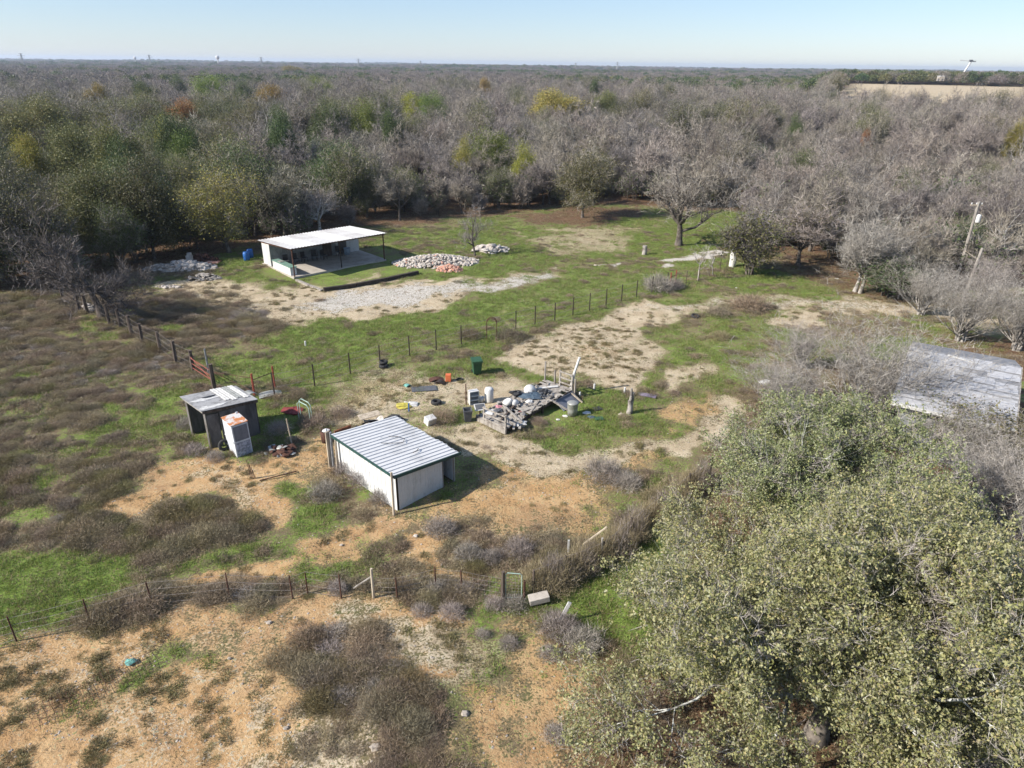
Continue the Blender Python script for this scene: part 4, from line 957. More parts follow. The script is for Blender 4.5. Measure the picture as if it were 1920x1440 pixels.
for (u, v, h_) in ((.02, .06, hl - .08), (.02, W_ - .04, hr - .05), (.02, 2.66, hr + .02), (L_ - .05, .06, hl - .08), (L_ - .05, W_ - .05, hr - .08)):
    MB().beam(S(u + .03, v, -.1), S(u + .03, v, h_), .07, .07).build('frame_post', M_WOODD if v < 1 else M_WOODG, shed)
for (u, v, h_, r_, mt_, ln) in ((-.12, -.28, 2.28, .055, M_WOODP, (.02, 0)), (L_ - .15, -.2, 1.98, .055, M_WOODP, (.05, .05)), (L_ + .32, -.12, 2.1, .06, M_PIPE, (.02, 0))):
    b = S(u, v, -.1); post('prop_post', b, h_, r_, mt_, shed, ln)
MB().box(S(L_ + .28, .55, 1.0), (.9, .05, 2.0), rz=math.atan2(Vv.y, Vv.x)).build('rusty_side_panel', M_RUST, shed)
MB().beam(S(L_ + .45, -.2, -.1), S(L_ + .45, -.2, 2.0), .2, .06, up=U).build('side_board', M_WOODP, shed)
# bent wire lying on the roof
q = MB(); rz_ = lambda u, v: S(u, v, hl + (hr - hl) * v / W_ + .13)
q.tube([rz_(2.6, 1.1), rz_(2.3, 1.5), rz_(2.05, 1.95), rz_(2.35, 2.25), rz_(2.75, 2.1), rz_(3.0, 1.8)], .013, 5); wr = q.build('wire_loop', M_POST, None, p0)
tag(wr, 'bent dark wire loop lying on the white steel shed roof', 'wire')
q = MB(); q.tube([rz_(.95, 1.7), rz_(1.02, 2.0), rz_(1.15, 2.15)], .018, 5); st = q.build('stick', M_WOODD, None, p0); tag(st, 'short dark stick lying on the white shed roof near its open end', 'stick')

# ---------------------------------------------- small plywood shed
A_, B_, C_ = P(361, 813), P(395, 839), P(487, 812)
bs_ = Vector((A_.x, A_.y, 0)); ux = (B_ - A_); ux.z = 0; wl = ux.length; ux.normalize(); vx = (C_ - B_); vx.z = 0; vl = vx.length; vx.normalize()
ply = thing('plywood_shed', 'small dark plywood shed with patched grey roof, open on its left', 'shed', A_)
def Q(u, v, z): return ux * u + vx * v + Vector((0, 0, z))
zA, zC = 2.12, 1.98
for (u, v, h_) in ((0, 0, zA), (wl, 0, zA - .02), (wl, vl, zC), (0, vl, zC)):
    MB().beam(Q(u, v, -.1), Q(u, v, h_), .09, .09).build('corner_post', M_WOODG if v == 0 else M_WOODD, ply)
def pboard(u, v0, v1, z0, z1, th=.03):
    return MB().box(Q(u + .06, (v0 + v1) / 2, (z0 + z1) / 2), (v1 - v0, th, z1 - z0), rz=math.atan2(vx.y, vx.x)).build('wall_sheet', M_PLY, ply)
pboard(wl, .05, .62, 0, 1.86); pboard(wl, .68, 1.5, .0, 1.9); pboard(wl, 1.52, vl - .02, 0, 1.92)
MB().box(Q(wl / 2, vl + .04, .95), (wl, .03, 1.9), rz=math.atan2(ux.y, ux.x)).build('wall_sheet', M_PLY, ply)
MB().box(Q(-.06, vl / 2, .95), (vl, .03, 1.9), rz=math.atan2(vx.y, vx.x)).build('wall_sheet', M_PLY, ply)
MB().beam(Q(-.1, -.1, zA), Q(wl + .12, -.1, zA), .06, .1).build('fascia', M_WOODG, ply)
MB().beam(Q(wl + .12, -.1, zA - .04), Q(wl + .12, vl + .1, zC - .04), .05, .12).build('fascia', M_WOODD, ply)
M_PLYR = mat('roof_ply', (.34, .335, .33), (.22, .215, .21), 3, rough=.95, c3=(.12, .115, .11), s3=8, stretch=(1, 1, 1))
M_PEEL = mat('peeled_white', (.60, .59, .56), (.42, .41, .39), 6, rough=.8)
def rp(u0, u1, v0, v1, dz, mt_, nm='roof_sheet', th=.03):
    z = lambda v: zA + .07 + (zC - zA) * v / vl + dz
    q = MB(); vs = [Q(u, v, z(v) + t) for t in (0, th) for (u, v) in ((u0, v0), (u1, v0), (u1, v1), (u0, v1))]
    q.add(vs, [(0, 3, 2, 1), (4, 5, 6, 7), (0, 1, 5, 4), (1, 2, 6, 5), (2, 3, 7, 6), (3, 0, 4, 7)]); return q.build(nm, mt_, ply)
rp(-.15, 1.05, -.2, 1.32, 0, M_PLYR); rp(1.06, wl + .2, -.2, 1.35, .004, M_PLYR); rp(-.1, wl + .18, 1.36, vl + .1, .001, M_PLYR)
# torn membrane: ragged light strips
def ragged(pts, dz, mt_, nm):
    z = lambda v: zA + .105 + (zC - zA) * v / vl + dz
    q = MB(); n = len(pts); vs = [Q(u, v, z(v)) for u, v in pts] + [Q(u, v, z(v) + .012) for u, v in pts]
    fs = [tuple(range(n, 2 * n)), tuple(reversed(range(n)))] + [(i, (i + 1) % n, n + (i + 1) % n, n + i) for i in range(n)]
    o_ = q.add(vs, fs).build(nm, mt_, ply); return o_
ragged([(.85, -.1), (1.05, .1), (1.1, .5), (1.0, .9), (.95, 1.3), (.8, 1.25), (.85, .8), (.7, .5), (.78, .2)], .0, M_PEEL, 'torn_patch')
ragged([(.62, .55), (.78, .7), (.72, 1.1), (.55, 1.3), (.58, .9)], .003, M_BLK, 'torn_hole')
ragged([(wl - .1, -.15), (wl + .1, .0), (wl + .05, .5), (wl - .02, .9), (wl - .25, 1.3), (wl - .3, .9), (wl - .22, .5), (wl - .35, .1)], .002, M_PEEL, 'torn_patch')
slp = (Q(0, vl, zC) - Q(0, 0, zA)).normalized()
for i in range(4):
    v0 = 1.30 + i * .3
    ribbed(Q(-.2, v0, zA + .13 + (zC - zA) * v0 / vl), vx + Vector((0, 0, slp.z)), ux, (0, 0, 1), .28, wl * (.93 if i % 2 else .86), .14, .02, .02).build('metal_sheet', M_PEEL if i != 2 else M_GALV, ply)
q = MB(); c0 = Q(wl * .45, vl + .05, zC + .1)
for i in range(6):
    t = i / 5; q.add([c0 + vx * (.5 * t) + ux * s_ + Vector((0, 0, .1 * math.sin(t * 3.1) - .16 * t)) for s_ in (0, .5)], [])
q.f = [(2 * i, 2 * i + 1, 2 * i + 3, 2 * i + 2) for i in range(5)]
o = q.build('curled_sheet', M_GALV, ply); sm_ = o.modifiers.new('thick', 'SOLIDIFY'); sm_.thickness = .008

# ---------------------------------------------- upright metal locker beside it
K0, K1 = P(445, 858), P(475, 848); kx = K1 - K0; kx.z = 0; kw = kx.length; kx.normalize(); ky = Vector((-kx.y, kx.x, 0)); kd = 1.22; kh = 1.78
lk = thing('metal_locker', 'upright white metal cabinet with rusty top leaning beside the plywood shed', 'cabinet', K0); lk.rotation_euler = (math.radians(-.5), math.radians(-1.2), math.atan2(kx.y, kx.x))
MB().box((kw / 2, kd / 2, kh / 2), (kw, kd, kh)).build('body', M_LOCK, lk, bevel=.015)
MB().box((kw / 2, kd / 2, kh + .016), (kw + .05, kd + .05, .03)).build('top_plate', M_LOCKTOP, lk)
MB().box((kw / 2, -.012, kh * .72), (kw - .12, .02, kh * .45)).build('upper_panel', M_LOCKDK, lk)
MB().box((kw / 2, -.012, kh * .24), (kw - .12, .02, kh * .40)).build('lower_panel', mat('scuffed_panel', (.40, .42, .50), (.2, .21, .25), 7, .42, .58, .6), lk)
MB().box((kw / 2, -.015, kh * .48), (kw, .03, .05)).build('cross_rail', M_LOCK, lk); MB().box((-.012, kd / 2, kh * .48), (.02, kd, .035)).build('side_rail', M_LOCK, lk)
MB().tube([(-.05, .03, kh * .5), (-.05, -.08, kh * .5)], .02, 6).build('handle', M_GALV, lk)
MB().box((kw - .08, kd - .06, kh + .06), (.1, .07, .06)).build('cap_bracket', M_LOCK, lk)
def tyre(px, py, label, R=.30, r=.10, M=None, dz=0.0, rot=(0, 0, 0), name='tyre'):
    l = P(px, py, dz); o = thing(name, label, 'tyre', l); o.rotation_euler = rot
    MB().torus((0, 0, r * .9), R - r, r, 26, 10).build('tread', M_TYRE, o, smooth=True)
    MB().lathe([(R - r * 1.9, r * .35), (R - r * 1.45, r * .35), (R - r * 1.45, r * 1.5), (R - r * 1.9, r * 1.5)], 22).build('bead', M_BLK, o); return o
tyre(421, 842, 'black tyre standing against the metal cabinet', .33, .09, rot=(math.radians(80), 0, math.radians(40)), dz=.28)
MB_ = tyre(719, 689, 'black tyre lying at the foot of the wire fence', .33, .11); tyre(719.5, 686.5, 'second black tyre stacked on the one by the wire fence', .31, .10, dz=.19)
tyre(818, 758, 'black tyre lying between the yellow rags and the wooden deck', .34, .11)
tyre(1303, 594, 'half-sunk black tyre in the grass below the far track', .36, .10, rot=(.2, .15, 0))
tyre(862, 712.5, 'thin black tyre lying in the shadow of the orange box', .22, .045)

# ---------------------------------------------- open pavilion
fo = P(553, 521); fr_ = P(721, 488); px_ = fr_ - fo; px_.z = 0; PL = px_.length; px_.normalize(); py_ = Vector((-px_.y, px_.x, 0)); PD = 6.35
pav = thing('open_pavilion', 'long open-fronted pavilion with white ribbed metal roof and concrete floor', 'pavilion', (fo.x, fo.y, 0)); pav.rotation_euler = (0, 0, math.atan2(px_.y, px_.x))
ZF, ZB = 2.62, 2.18; zr = lambda y: ZF + (ZB - ZF) * y / PD
MB().box((PL / 2, PD / 2, .01), (PL + .3, PD + .2, .18)).build('floor_slab', M_CONC, pav)
for i in range(11):
    w0 = (PL + .5) / 11; ribbed((-.25 + i * w0, -.35, zr(-.35) + .12), (1, 0, 0), (0, PD + .6, zr(PD) - zr(0)), (0, 0, 1), w0 - .005, PD + .62, w0 / 3, .045, .05).build('roof_panel', M_ROOFG if i in (0, 3, 4, 7, 8) else M_ROOFP, pav)
for (x, y) in ((0, 0), (PL * .5, 0), (PL, 0)):
    MB().tube([(x, y, 0), (x, y, zr(y))], .06, 8).build('roof_post', M_RUSTD if x != PL * .5 else M_POST, pav)
MB().beam((-.1, 0, ZF + .03), (PL + .1, 0, ZF + .03), .08, .14).build('front_beam', M_RUSTD, pav)
MB().beam((0, 0, ZF + .02), (0, PD, ZB + .02), .08, .14).build('side_beam', M_RUST, pav); MB().beam((PL, 0, ZF + .02), (PL, PD, ZB + .02), .08, .14).build('side_beam', M_RUSTD, pav)
for x in (PL * .25, PL * .5, PL * .75): MB().beam((x, .1, zr(0)), (x, PD, ZB), .05, .1).build('rafter', M_RUSTD, pav)
YW = 4.75
for i in range(11):
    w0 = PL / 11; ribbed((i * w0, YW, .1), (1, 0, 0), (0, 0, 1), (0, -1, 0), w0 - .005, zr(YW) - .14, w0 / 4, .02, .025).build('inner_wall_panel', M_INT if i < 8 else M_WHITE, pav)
    ribbed((i * w0, PD, .1), (1, 0, 0), (0, 0, 1), (0, 1, 0), w0 - .005, ZB - .14, w0 / 4, .02, .025).build('back_wall_panel', M_WHITE, pav)
for (x, nr_) in ((0, -1), (PL, 1)):
    for i in range(2): ribbed((x, YW + i * .8, .08), (0, 1, 0), (0, 0, 1), (nr_, 0, 0), .795, zr(YW + i * .8) - .1, .27, .015, .025).build('end_wall_panel', M_WHITE, pav)
MB().box((PL * .62, YW - .05, 1.0), (.95, .06, 1.95)).build('door', M_WOODD, pav); MB().box((PL * .8, YW - .05, 1.0), (.9, .06, 1.95)).build('door', M_PLY, pav)
q = thing('counter', 'low white counter with green top at the left side of the pavilion', 'counter', pav.location, pav.rotation_euler[2])
MB().box((.2, 2.35, .45), (.6, 3.6, .75)).build('base', M_WHITE, q); MB().box((.2, 2.35, .85), (.72, 3.75, .05)).build('top', mat('green_counter', (.13, .24, .19), (.2, .3, .25), 3, rough=.5), q); MB().box((.2, 3.0, .91), (.4, .6, .06)).build('sink', M_GALV, q)
def pav_pt(x, y, z=.1): return pav.matrix_basis @ Vector((x, y, z))
bpy.context.view_layer.update()
ch0 = None
chl = ['dark stacking chair nearest the counter along the pavilion wall', 'dark chair second from the counter in the pavilion', 'dark armchair third from the counter in the pavilion', 'dark chair left of the dark pavilion door', 'reddish chair right of the dark pavilion door', 'dark chair before the pale blue tub in the pavilion']
for j, (x, dy) in enumerate(((1.3, .5), (2.3, .5), (3.2, .55), (4.3, .5), (7.0, .6), (5.1, .9))):
    l = pav_pt(x, YW - dy)
    if ch0 is None:
        c = thing('chair', chl[j], 'chair', l, 0, 'dark chairs in the pavilion'); s_ = MB().box((0, 0, .42), (.5, .48, .06)).build('seat', M_GREYP, c)
        MB().box((0, .24, .72), (.48, .05, .5)).build('backrest', M_BLK, c)
        for sx in (-1, 1):
            for sy in (-1, 1): MB().beam((sx * .22, sy * .21, 0), (sx * .21, sy * .2, .4), .035, .035).build('leg', M_POST, c)
        ch0 = c
    else:
        c = ch0.copy(); COL.objects.link(c); c['label'] = chl[j]; c.location = l
        for g_ in ch0.children: d_ = g_.copy(); COL.objects.link(d_); d_.parent = c
    c.rotation_euler = (0, 0, pav.rotation_euler[2] + (j % 3 - 1) * .25)
def lathe_thing(nm, label, cat, loc, prof, mt_, n=18, rot=None, extra=None, smooth=True):
    o = MB().lathe(prof, n).build(nm, mt_, None, loc, smooth); tag(o, label, cat)
    if rot: o.rotation_euler = rot
    return o
lathe_thing('tub', 'pale blue plastic tub standing at the pavilion back wall', 'tub', pav_pt(7.9, YW - .6), [(.0, 0), (.28, 0), (.34, .62), (.37, .64), (.31, .62), (.26, .1), (0, .08)], mat('pale_blue_plastic', (.42, .52, .62), rough=.5))
for (x, y, lb) in ((470, 484, 'blue plastic barrel standing at the left end of the pavilion'), (463, 489, 'blue plastic barrel behind the rubble left of the pavilion')):
    lathe_thing('barrel', lb, 'barrel', P(x, y), [(0, 0), (.27, .02), (.3, .2), (.31, .45), (.3, .7), (.26, .88), (0, .9)], M_BLUE)
# retaining timbers round the pavilion lawn
tp = [P(605, 546), P(690, 532), P(785, 513)]
kt = thing('retaining_timbers', 'row of dark timbers edging the lawn in front of the pavilion', 'edging', tp[0])
for a_, b_ in ((P(607, 547), P(667, 537)), (P(668, 536.5), P(727, 526)), (P(728, 525.5), P(784, 513.5))):
    MB().beam(a_ - tp[0] + Vector((0, 0, .15)), b_ - tp[0] + Vector((0, 0, .15)), .28, .36).build('timber', M_LAWNK, kt)
kt2 = thing('side_timbers', 'pale timbers edging the left side of the pavilion lawn', 'edging', P(553, 524))
for a_, b_ in ((P(556, 525), P(580, 536)), (P(581, 536.5), P(604, 546.5))): MB().beam(a_ - P(553, 524) + Vector((0, 0, .05)), b_ - P(553, 524) + Vector((0, 0, .05)), .24, .2).build('timber', M_WOODG, kt2)

# ---------------------------------------------- rubble
ROCKS = [rock(np.random.default_rng(s), 1).mesh('rubble_piece', None) for s in range(8)]
def rubble(nm, label, cat, px, py, rx, ry, ht, n, smin, smax, mt_, share_limit=140, ang=0, mt2=None, p2=0, flat=1.0, shell=False):
    c = P(px, py); o = thing(nm, label, cat, c); r = np.random.default_rng(int(px * 7 + py)); ms = {}
    for mm in (mt_, mt2):
        if mm is None: continue
        ms[mm.name] = []
        for q_ in ROCKS: me = q_.copy(); me.materials.append(mm); ms[mm.name].append(me)
    core = MB(); ring = 18; vs = [(0, 0, ht * .82)]; fs = []
    for j, t in enumerate((.35, .7, 1.0)):
        for k_ in range(ring):
            a_ = 6.283 * k_ / ring; q_ = t * (.85 + .2 * math.sin(k_ * 2.7 + j)); X = rx * q_ * math.cos(a_); Y = ry * q_ * math.sin(a_)
            vs.append((X * math.cos(ang) - Y * math.sin(ang), X * math.sin(ang) + Y * math.cos(ang), ht * .82 * (1 - t) ** .8 - .12 * (j == 2)))
    for k_ in range(ring): fs.append((0, 1 + k_, 1 + (k_ + 1) % ring))
    for j in range(2):
        for k_ in range(ring): fs.append((1 + j * ring + k_, 1 + (j + 1) * ring + k_, 1 + (j + 1) * ring + (k_ + 1) % ring, 1 + j * ring + (k_ + 1) % ring))
    core.add(vs, fs).build('heap_core', mt_, o)
    V = []; Fs = []
    for i in range(n):
        t = math.sqrt(r.random()); a_ = r.random() * 6.283; X = rx * t * math.cos(a_); Y = ry * t * math.sin(a_)
        x, y = X * math.cos(ang) - Y * math.sin(ang), X * math.sin(ang) + Y * math.cos(ang)
        z = ht * (1 - t) ** .8 + (r.random() - .3) * .12; s_ = smin + (smax - smin) * r.random() ** 2
        mm = mt2 if (mt2 and r.random() < p2) else mt_
        Rm = Matrix.Rotation(r.random() * 6.28, 3, 'Z') @ Matrix.Rotation((r.random() - .5) * 1.6, 3, 'X')
        if i < share_limit:
            c_ = link('rubble_piece', ms[mm.name][i % 8], o); c_.location = (x, y, z); c_.rotation_euler = Rm.to_euler(); c_.scale = (s_, s_, s_ * flat)
        else:
            q_ = ROCKS[i % 8]; M4 = Rm @ Matrix.Diagonal((s_, s_, s_ * flat)); b0 = len(V)
            V += [tuple(M4 @ v.co + Vector((x, y, z))) for v in q_.vertices]; Fs += [tuple(k_ + b0 for k_ in p_.vertices) for p_ in q_.polygons]
    if V:
        q_ = MB().add(V, Fs).build('small_rubble', mt_ if not mt2 or p2 < .6 else mt2, o); q_['kind'] = 'stuff'
    return o
rubble('brick_rubble_pile', 'wide heap of pale broken bricks and mortar right of the pavilion', 'rubble', 818, 492, 4.3, 2.3, .85, 900, .16, .42, M_RUBB, 200, mt2=M_BRICK, p2=.22, ang=.15)
rubble('red_brick_heap', 'small heap of reddish bricks at the front of the pale rubble', 'rubble', 843, 507, 1.25, .9, .55, 260, .14, .34, M_BRICK, 90)
rubble('concrete_slab_pile', 'small heap of broken grey slabs beside the small bare tree', 'rubble', 920, 470, 1.8, 1.1, .7, 70, .4, .95, M_RUBB, 70, flat=.45)
rubble('stone_rubble_pile', 'jumble of pale stone blocks at the wood edge left of the pavilion', 'rubble', 352, 502, 2.6, 1.3, .8, 140, .25, .8, M_RUBB, 140)
rubble('stone_rubble_pile', 'low stone scatter between the leaning tree and the stone blocks', 'rubble', 305, 506, 2.0, .9, .45, 60, .2, .7, M_STONE, 60)
rubble('timber_scrap_heap', 'broken pale scrap heap on bare soil in front of the stone blocks', 'rubble', 384, 522, 1.5, .8, .35, 50, .3, .85, M_WOODG, 50, flat=.3)
rubble('stone_scatter', 'small pale stones on the soil left of the scrap heap', 'rubble', 318, 538, 1.2, .5, .15, 30, .15, .4, M_RUBB, 30)
rubble('rusty_scrap_heap', 'dark red scrap heap behind the stone blocks at the wood edge', 'rubble', 380, 490, 1.6, .8, .8, 60, .3, .8, M_RUSTD, 60)
rubble('white_stone_row', 'white stones at the foot of the leaning bare tree', 'rubble', 168, 580, 1.3, .5, .2, 30, .2, .5, M_RUBB, 30, ang=-.9)
q = MB().box((0, 0, .35), (1.1, .5, .12)).box((0, 0, .15), (.25, .25, .3)).build('brick_bench', M_BRICK, None, P(400, 497)); tag(q, 'small orange brick slab on a block left of the pavilion', 'bench')
q = MB().box((0, 0, .45), (.5, .45, .9)).box((.05, 0, 1.0), (.35, .3, .3)).build('stone_block', M_RUBB, None, P(357, 494)); tag(q, 'upright pale stone block standing over the stone rubble', 'stone')

# ---------------------------------------------- fences
def fence(nm, label, pts, ht, pr, pmat, wires, mesh=False, jit=0.0, n=6, sq=False, wr=.008):
    o = thing(nm, label, 'fence', pts[0]); r = random.Random(len(pts) * 7 + int(pts[0].x)); b0 = pts[0]; tops = []
    for p in pts:
        h_ = ht * (1 + (r.random() - .5) * .12 * (1 if jit else .4)); ln = ((r.random() - .5) * jit, (r.random() - .5) * jit)
        post('post', p - b0, h_, pr * (1 + (r.random() - .5) * .2 * bool(jit)), pmat, o, ln, n); tops.append((p - b0, h_, ln))
    hs = [ht * (.94 - .86 * i / (wires - 1)) for i in range(wires)]
    for hz_ in hs:
        q = MB()
        for (a_, ha, la), (b_, hb, lb) in zip(tops, tops[1:]):
            s0 = a_ + Vector((la[0] * hz_ / ha, la[1] * hz_ / ha, hz_)); s1 = b_ + Vector((lb[0] * hz_ / hb, lb[1] * hz_ / hb, hz_)); md = (s0 + s1) / 2 - Vector((0, 0, .03))
            q.tube([s0, md, s1], wr, 3, False)
        q.build('wire', M_WIRE, o)
    if mesh:
        q = MB()
        for (a_, ha, la), (b_, hb, lb) in zip(tops, tops[1:]):
            L = (b_ - a_).length; k_ = int(L / .22)
            for i in range(1, k_):
                s0 = a_.lerp(b_, i / k_); q.tube([s0, s0 + Vector((0, 0, ht * .92))], wr * .8, 3, False)
        w_ = q.build('mesh_wires', M_WIRE, o); w_['kind'] = 'stuff'
    return o
fence('wire_fence', 'long wire fence on thin dark steel posts crossing behind the yard', [P(*p) for p in [(515, 742), (590, 722), (657, 702), (713, 685), (768, 668), (818, 656), (865, 646), (967, 617), (1003, 609), (1040, 601), (1074, 591), (1105, 583), (1136, 573), (1165, 565), (1193, 557), (1222, 549), (1250, 541)]], 1.45, .045, M_POST, 4, wr=.011)
fence('wire_fence', 'short wire fence on thin stakes between the red post and the saplings', [P(*p) for p in [(1266, 538), (1286, 533), (1309, 529), (1330, 520), (1349, 511), (1362, 506)]], 1.25, .03, M_WOODD, 3, wr=.007)
fence('post_and_wire_fence', 'old wire fence on thick wooden posts down the left field', [P(*p) for p in [(118, 560), (150, 583), (165, 588), (186, 597), (206, 607), (228, 616), (248, 630), (268, 642), (301, 656), (330, 677), (362, 692)]], 1.4, .12, M_WOODD, 4, mesh=True, jit=.15, n=7)
fence('wire_fence', 'rusty wire fence on thin stakes across the sandy foreground', [P(*p) for p in [(-60, 1228), (31, 1202), (168, 1165), (286, 1132), (430, 1118), (549, 1122), (577, 1112), (640, 1122)]], 1.1, .028, M_RUSTD, 4, jit=.08, wr=.007)
fence('woven_wire_fence', 'woven wire fence between the braced post and the narrow gate', [P(*p) for p in [(701, 1120), (745, 1122), (817, 1105), (866, 1108), (940, 1125)]], 1.0, .03, M_RUSTD, 5, mesh=True, jit=.05, wr=.006)
# braced post
bp = thing('braced_post', 'grey wooden post with a slanting brace in the foreground fence', 'post', P(701, 1121))
post('post', (0, 0, 0), 1.35, .055, M_WOODP, bp); MB().beam((-.0, 0, 1.0), (-.75, .1, .35), .05, .04).build('brace', M_WOODG, bp)
# narrow gate with green frame
gt = thing('narrow_gate', 'narrow wire gate with pale green tube frame hung between two posts', 'gate', P(943, 1128))
post('post', (0, 0, 0), 1.35, .075, M_WOODD, gt); post('post', (.78, .05, 0), .9, .05, M_RUSTD, gt)
MB().tube([(.1, .02, .15), (.1, .02, 1.22), (.16, .02, 1.28), (.62, .02, 1.24), (.68, .02, 1.18), (.68, .02, .15), (.1, .02, .15)], .018, 6).build('frame', M_LGREEN, gt)
q = MB()
for i in range(1, 8): q.tube([(.1, .02, .15 + i * .14), (.68, .02, .15 + i * .135)], .005, 3)
for i in range(1, 5): q.tube([(.1 + i * .116, .02, .15), (.1 + i * .116, .02, 1.25)], .005, 3)
w_ = q.build('gate_mesh', M_WIRE, gt); w_['kind'] = 'stuff'
q = MB().box((0, 0, .24), (.75, .38, .24), rot=Matrix.Rotation(.22, 3, 'Z') @ Matrix.Rotation(-.12, 3, 'Y')).build('stone_trough', M_CONC, None, P(1010, 1133), bevel=.02); tag(q, 'grey rectangular concrete block beside the narrow gate', 'block')
q = MB().box((0, 0, .5), (.12, .05, .9), rot=Matrix.Rotation(.35, 3, 'Y')).build('stake', M_PEEL, None, P(1058, 1168)); tag(q, 'short white stake leaning in the grey scrub below the gate', 'stake')
q = MB().box((0, 0, .3), (.07, .07, .75)).build('stake', M_PEEL, None, P(1065, 1040)); tag(q, 'short pale stake in the scrub above the green grass', 'stake')
lp = thing('leaning_post', 'thin post with a long pale stick leaning on it before the big oak', 'post', P(1128, 1058))
post('post', (0, 0, 0), 1.25, .05, M_WOODG, lp, (-.05, 0)); MB().beam((-.75, .25, .75), (.1, .05, 1.75), .05, .05).build('stick', M_WOODP, lp)
ofence = fence('overgrown_fence', 'wire fence buried in dead brown vines leading under the big oak', [P(*p) for p in [(1000, 1112), (1060, 1085), (1128, 1058), (1180, 1012), (1235, 965), (1290, 925), (1330, 895)]], 1.1, .05, M_WOODD, 3, mesh=True, jit=.1)
def vines(fn, pts, n, spread, sx, sz, mt_, seed):
    r = np.random.default_rng(seed); V = []; Fs = []; b0 = 0; base = weed(seed, .8, .7, mt_, 900, ln=.24, w_=.013); v0 = np.empty(len(base.vertices) * 3, np.float32); base.vertices.foreach_get('co', v0); v0 = v0.reshape(-1, 3)
    for i in range(n):
        t = r.random() * (len(pts) - 1); j = int(t); p = P(*pts[j]).lerp(P(*pts[j + 1]), t - j); a_ = r.random() * 6.28; s_ = sx * (.5 + .8 * r.random()); ca_, sa_ = math.cos(a_), math.sin(a_)
        v = np.stack([(v0[:, 0] * ca_ - v0[:, 1] * sa_) * s_ + p.x + r.normal(0, spread), (v0[:, 0] * sa_ + v0[:, 1] * ca_) * s_ + p.y + r.normal(0, spread), v0[:, 2] * sz * (.6 + .8 * r.random()) + p.z], 1); V.append(v - np.array(fn.location)[None]); Fs.append(np.arange(len(v0)).reshape(-1, 3) + b0); b0 += len(v0)
    o = link('dead_vines', mesh_np('dead_vines', np.concatenate(V), np.concatenate(Fs), 3, mt_), fn); o['kind'] = 'stuff'
vines(ofence, [(1010, 1108), (1060, 1085), (1128, 1058), (1180, 1012), (1235, 965), (1290, 925), (1320, 905)], 30, .22, .75, 1.2, M_WEEDG, 501)
vines(ofence, [(1010, 1108), (1060, 1085), (1128, 1058), (1180, 1012), (1235, 965), (1290, 925), (1320, 905)], 90, .22, .7, 1.15, M_WEED, 502)
# red gates
def gate_frame(nm, label, cat, a_, b_, h_, mt_, pmt, bars, brace=True, r=.022):
    o = thing(nm, label, cat, a_); d = b_ - a_; d.z = 0
    for i, s_ in enumerate((Vector((0, 0, 0)), d)): MB().tube([s_ + Vector((0, 0, -.1)), s_ + Vector((0, 0, h_ + .15))], .05, 8).build('post', pmt, o)
    for z in bars: MB().tube([Vector((0, 0, z)), d + Vector((0, 0, z))], r, 6).build('rail', mt_, o)
    if brace: MB().tube([Vector((0, 0, h_ * .95)), d + Vector((0, 0, .25))], r, 6).build('brace', mt_, o)
    return o
gate_frame('red_pipe_gate', 'red tubular gate at the end of the left wooden post fence', 'gate', P(362, 696), P(402, 722), 1.1, M_REDP, M_WOODD, (.95, .6, .3))
gate_frame('dark_pipe_gate', 'dark pipe gate frame with slanting brace behind the plywood shed', 'gate', P(404, 730), P(477, 742), 1.25, M_RUSTD, M_REDP, (1.15, .2))
gate_frame('red_post_frame', 'two red posts joined by one rail at the start of the wire fence', 'gate', P(478, 742), P(516, 727), 1.3, M_RUSTD, M_REDP, (1.05,), False)
gate_frame('red_post_frame', 'small red post frame beside the grey thicket far back', 'gate', P(1266, 533), P(1256, 538), 1.2, M_RUSTD, M_REDP, (.9,), False, .03)
q = post('gate_post', P(404, 738), 1.9, .13, M_WOODD); tag(q, 'thick black gate post just behind the plywood shed roof', 'post')
q = post('steel_pole', P(392, 700), 1.7, .06, M_PIPE); tag(q, 'thin grey steel pole beside the thick black gate post', 'pole')
# arch
ar = thing('garden_arch', 'dark rusty metal garden arch standing in the wire fence line', 'arch', P(913, 636))
for dy in (0, .28):
    pts = [(-.02, dy, 0), (-.02, dy, 1.25)] + [(.34 - .36 * math.cos(t), dy, 1.25 + .38 * math.sin(t)) for t in np.linspace(.3, math.pi - .3, 7)] + [(.7, dy, 1.25), (.7, dy, 0)]
    MB().tube(pts, .028, 6).build('hoop', M_RUSTD, ar)
for z in (.3, .65, 1.0):
    for x in (-.02, .7): MB().tube([(x, 0, z), (x, .28, z)], .015, 5).build('rung', M_RUSTD, ar)

# ---------------------------------------------- wheelie bin
bn = thing('wheeled_bin', 'dark green wheeled rubbish bin standing alone on the grass', 'bin', P(894, 700), .25)
MB().add([(-.24, -.26, .08), (.24, -.26, .08), (.24, .26, .08), (-.24, .26, .08), (-.3, -.34, .95), (.3, -.34, .95), (.3, .36, .95), (-.3, .36, .95)], [(0, 3, 2, 1), (0, 1, 5, 4), (1, 2, 6, 5), (2, 3, 7, 6), (3, 0, 4, 7), (4, 5, 6, 7)]).build('body', M_GREENP, bn, bevel=.03)
MB().box((0, 0, .93), (.68, .76, .06)).build('rim', M_GREENP, bn); MB().box((0, 0, 1.0), (.66, .76, .06), rot=Matrix.Rotation(.05, 3, 'X')).build('lid', M_GREENP, bn, bevel=.02)
MB().tube([(-.25, .42, .95), (.25, .42, .95)], .02, 6).build('handle', M_GREENP, bn)
for sx in (-1, 1): MB().lathe([(0, -.03), (.11, -.03), (.12, 0), (.11, .03), (0, .03)], 12, (sx * .27, .3, .12), Matrix.Rotation(math.pi / 2, 3, 'Y')).build('wheel', M_TYRE, bn)
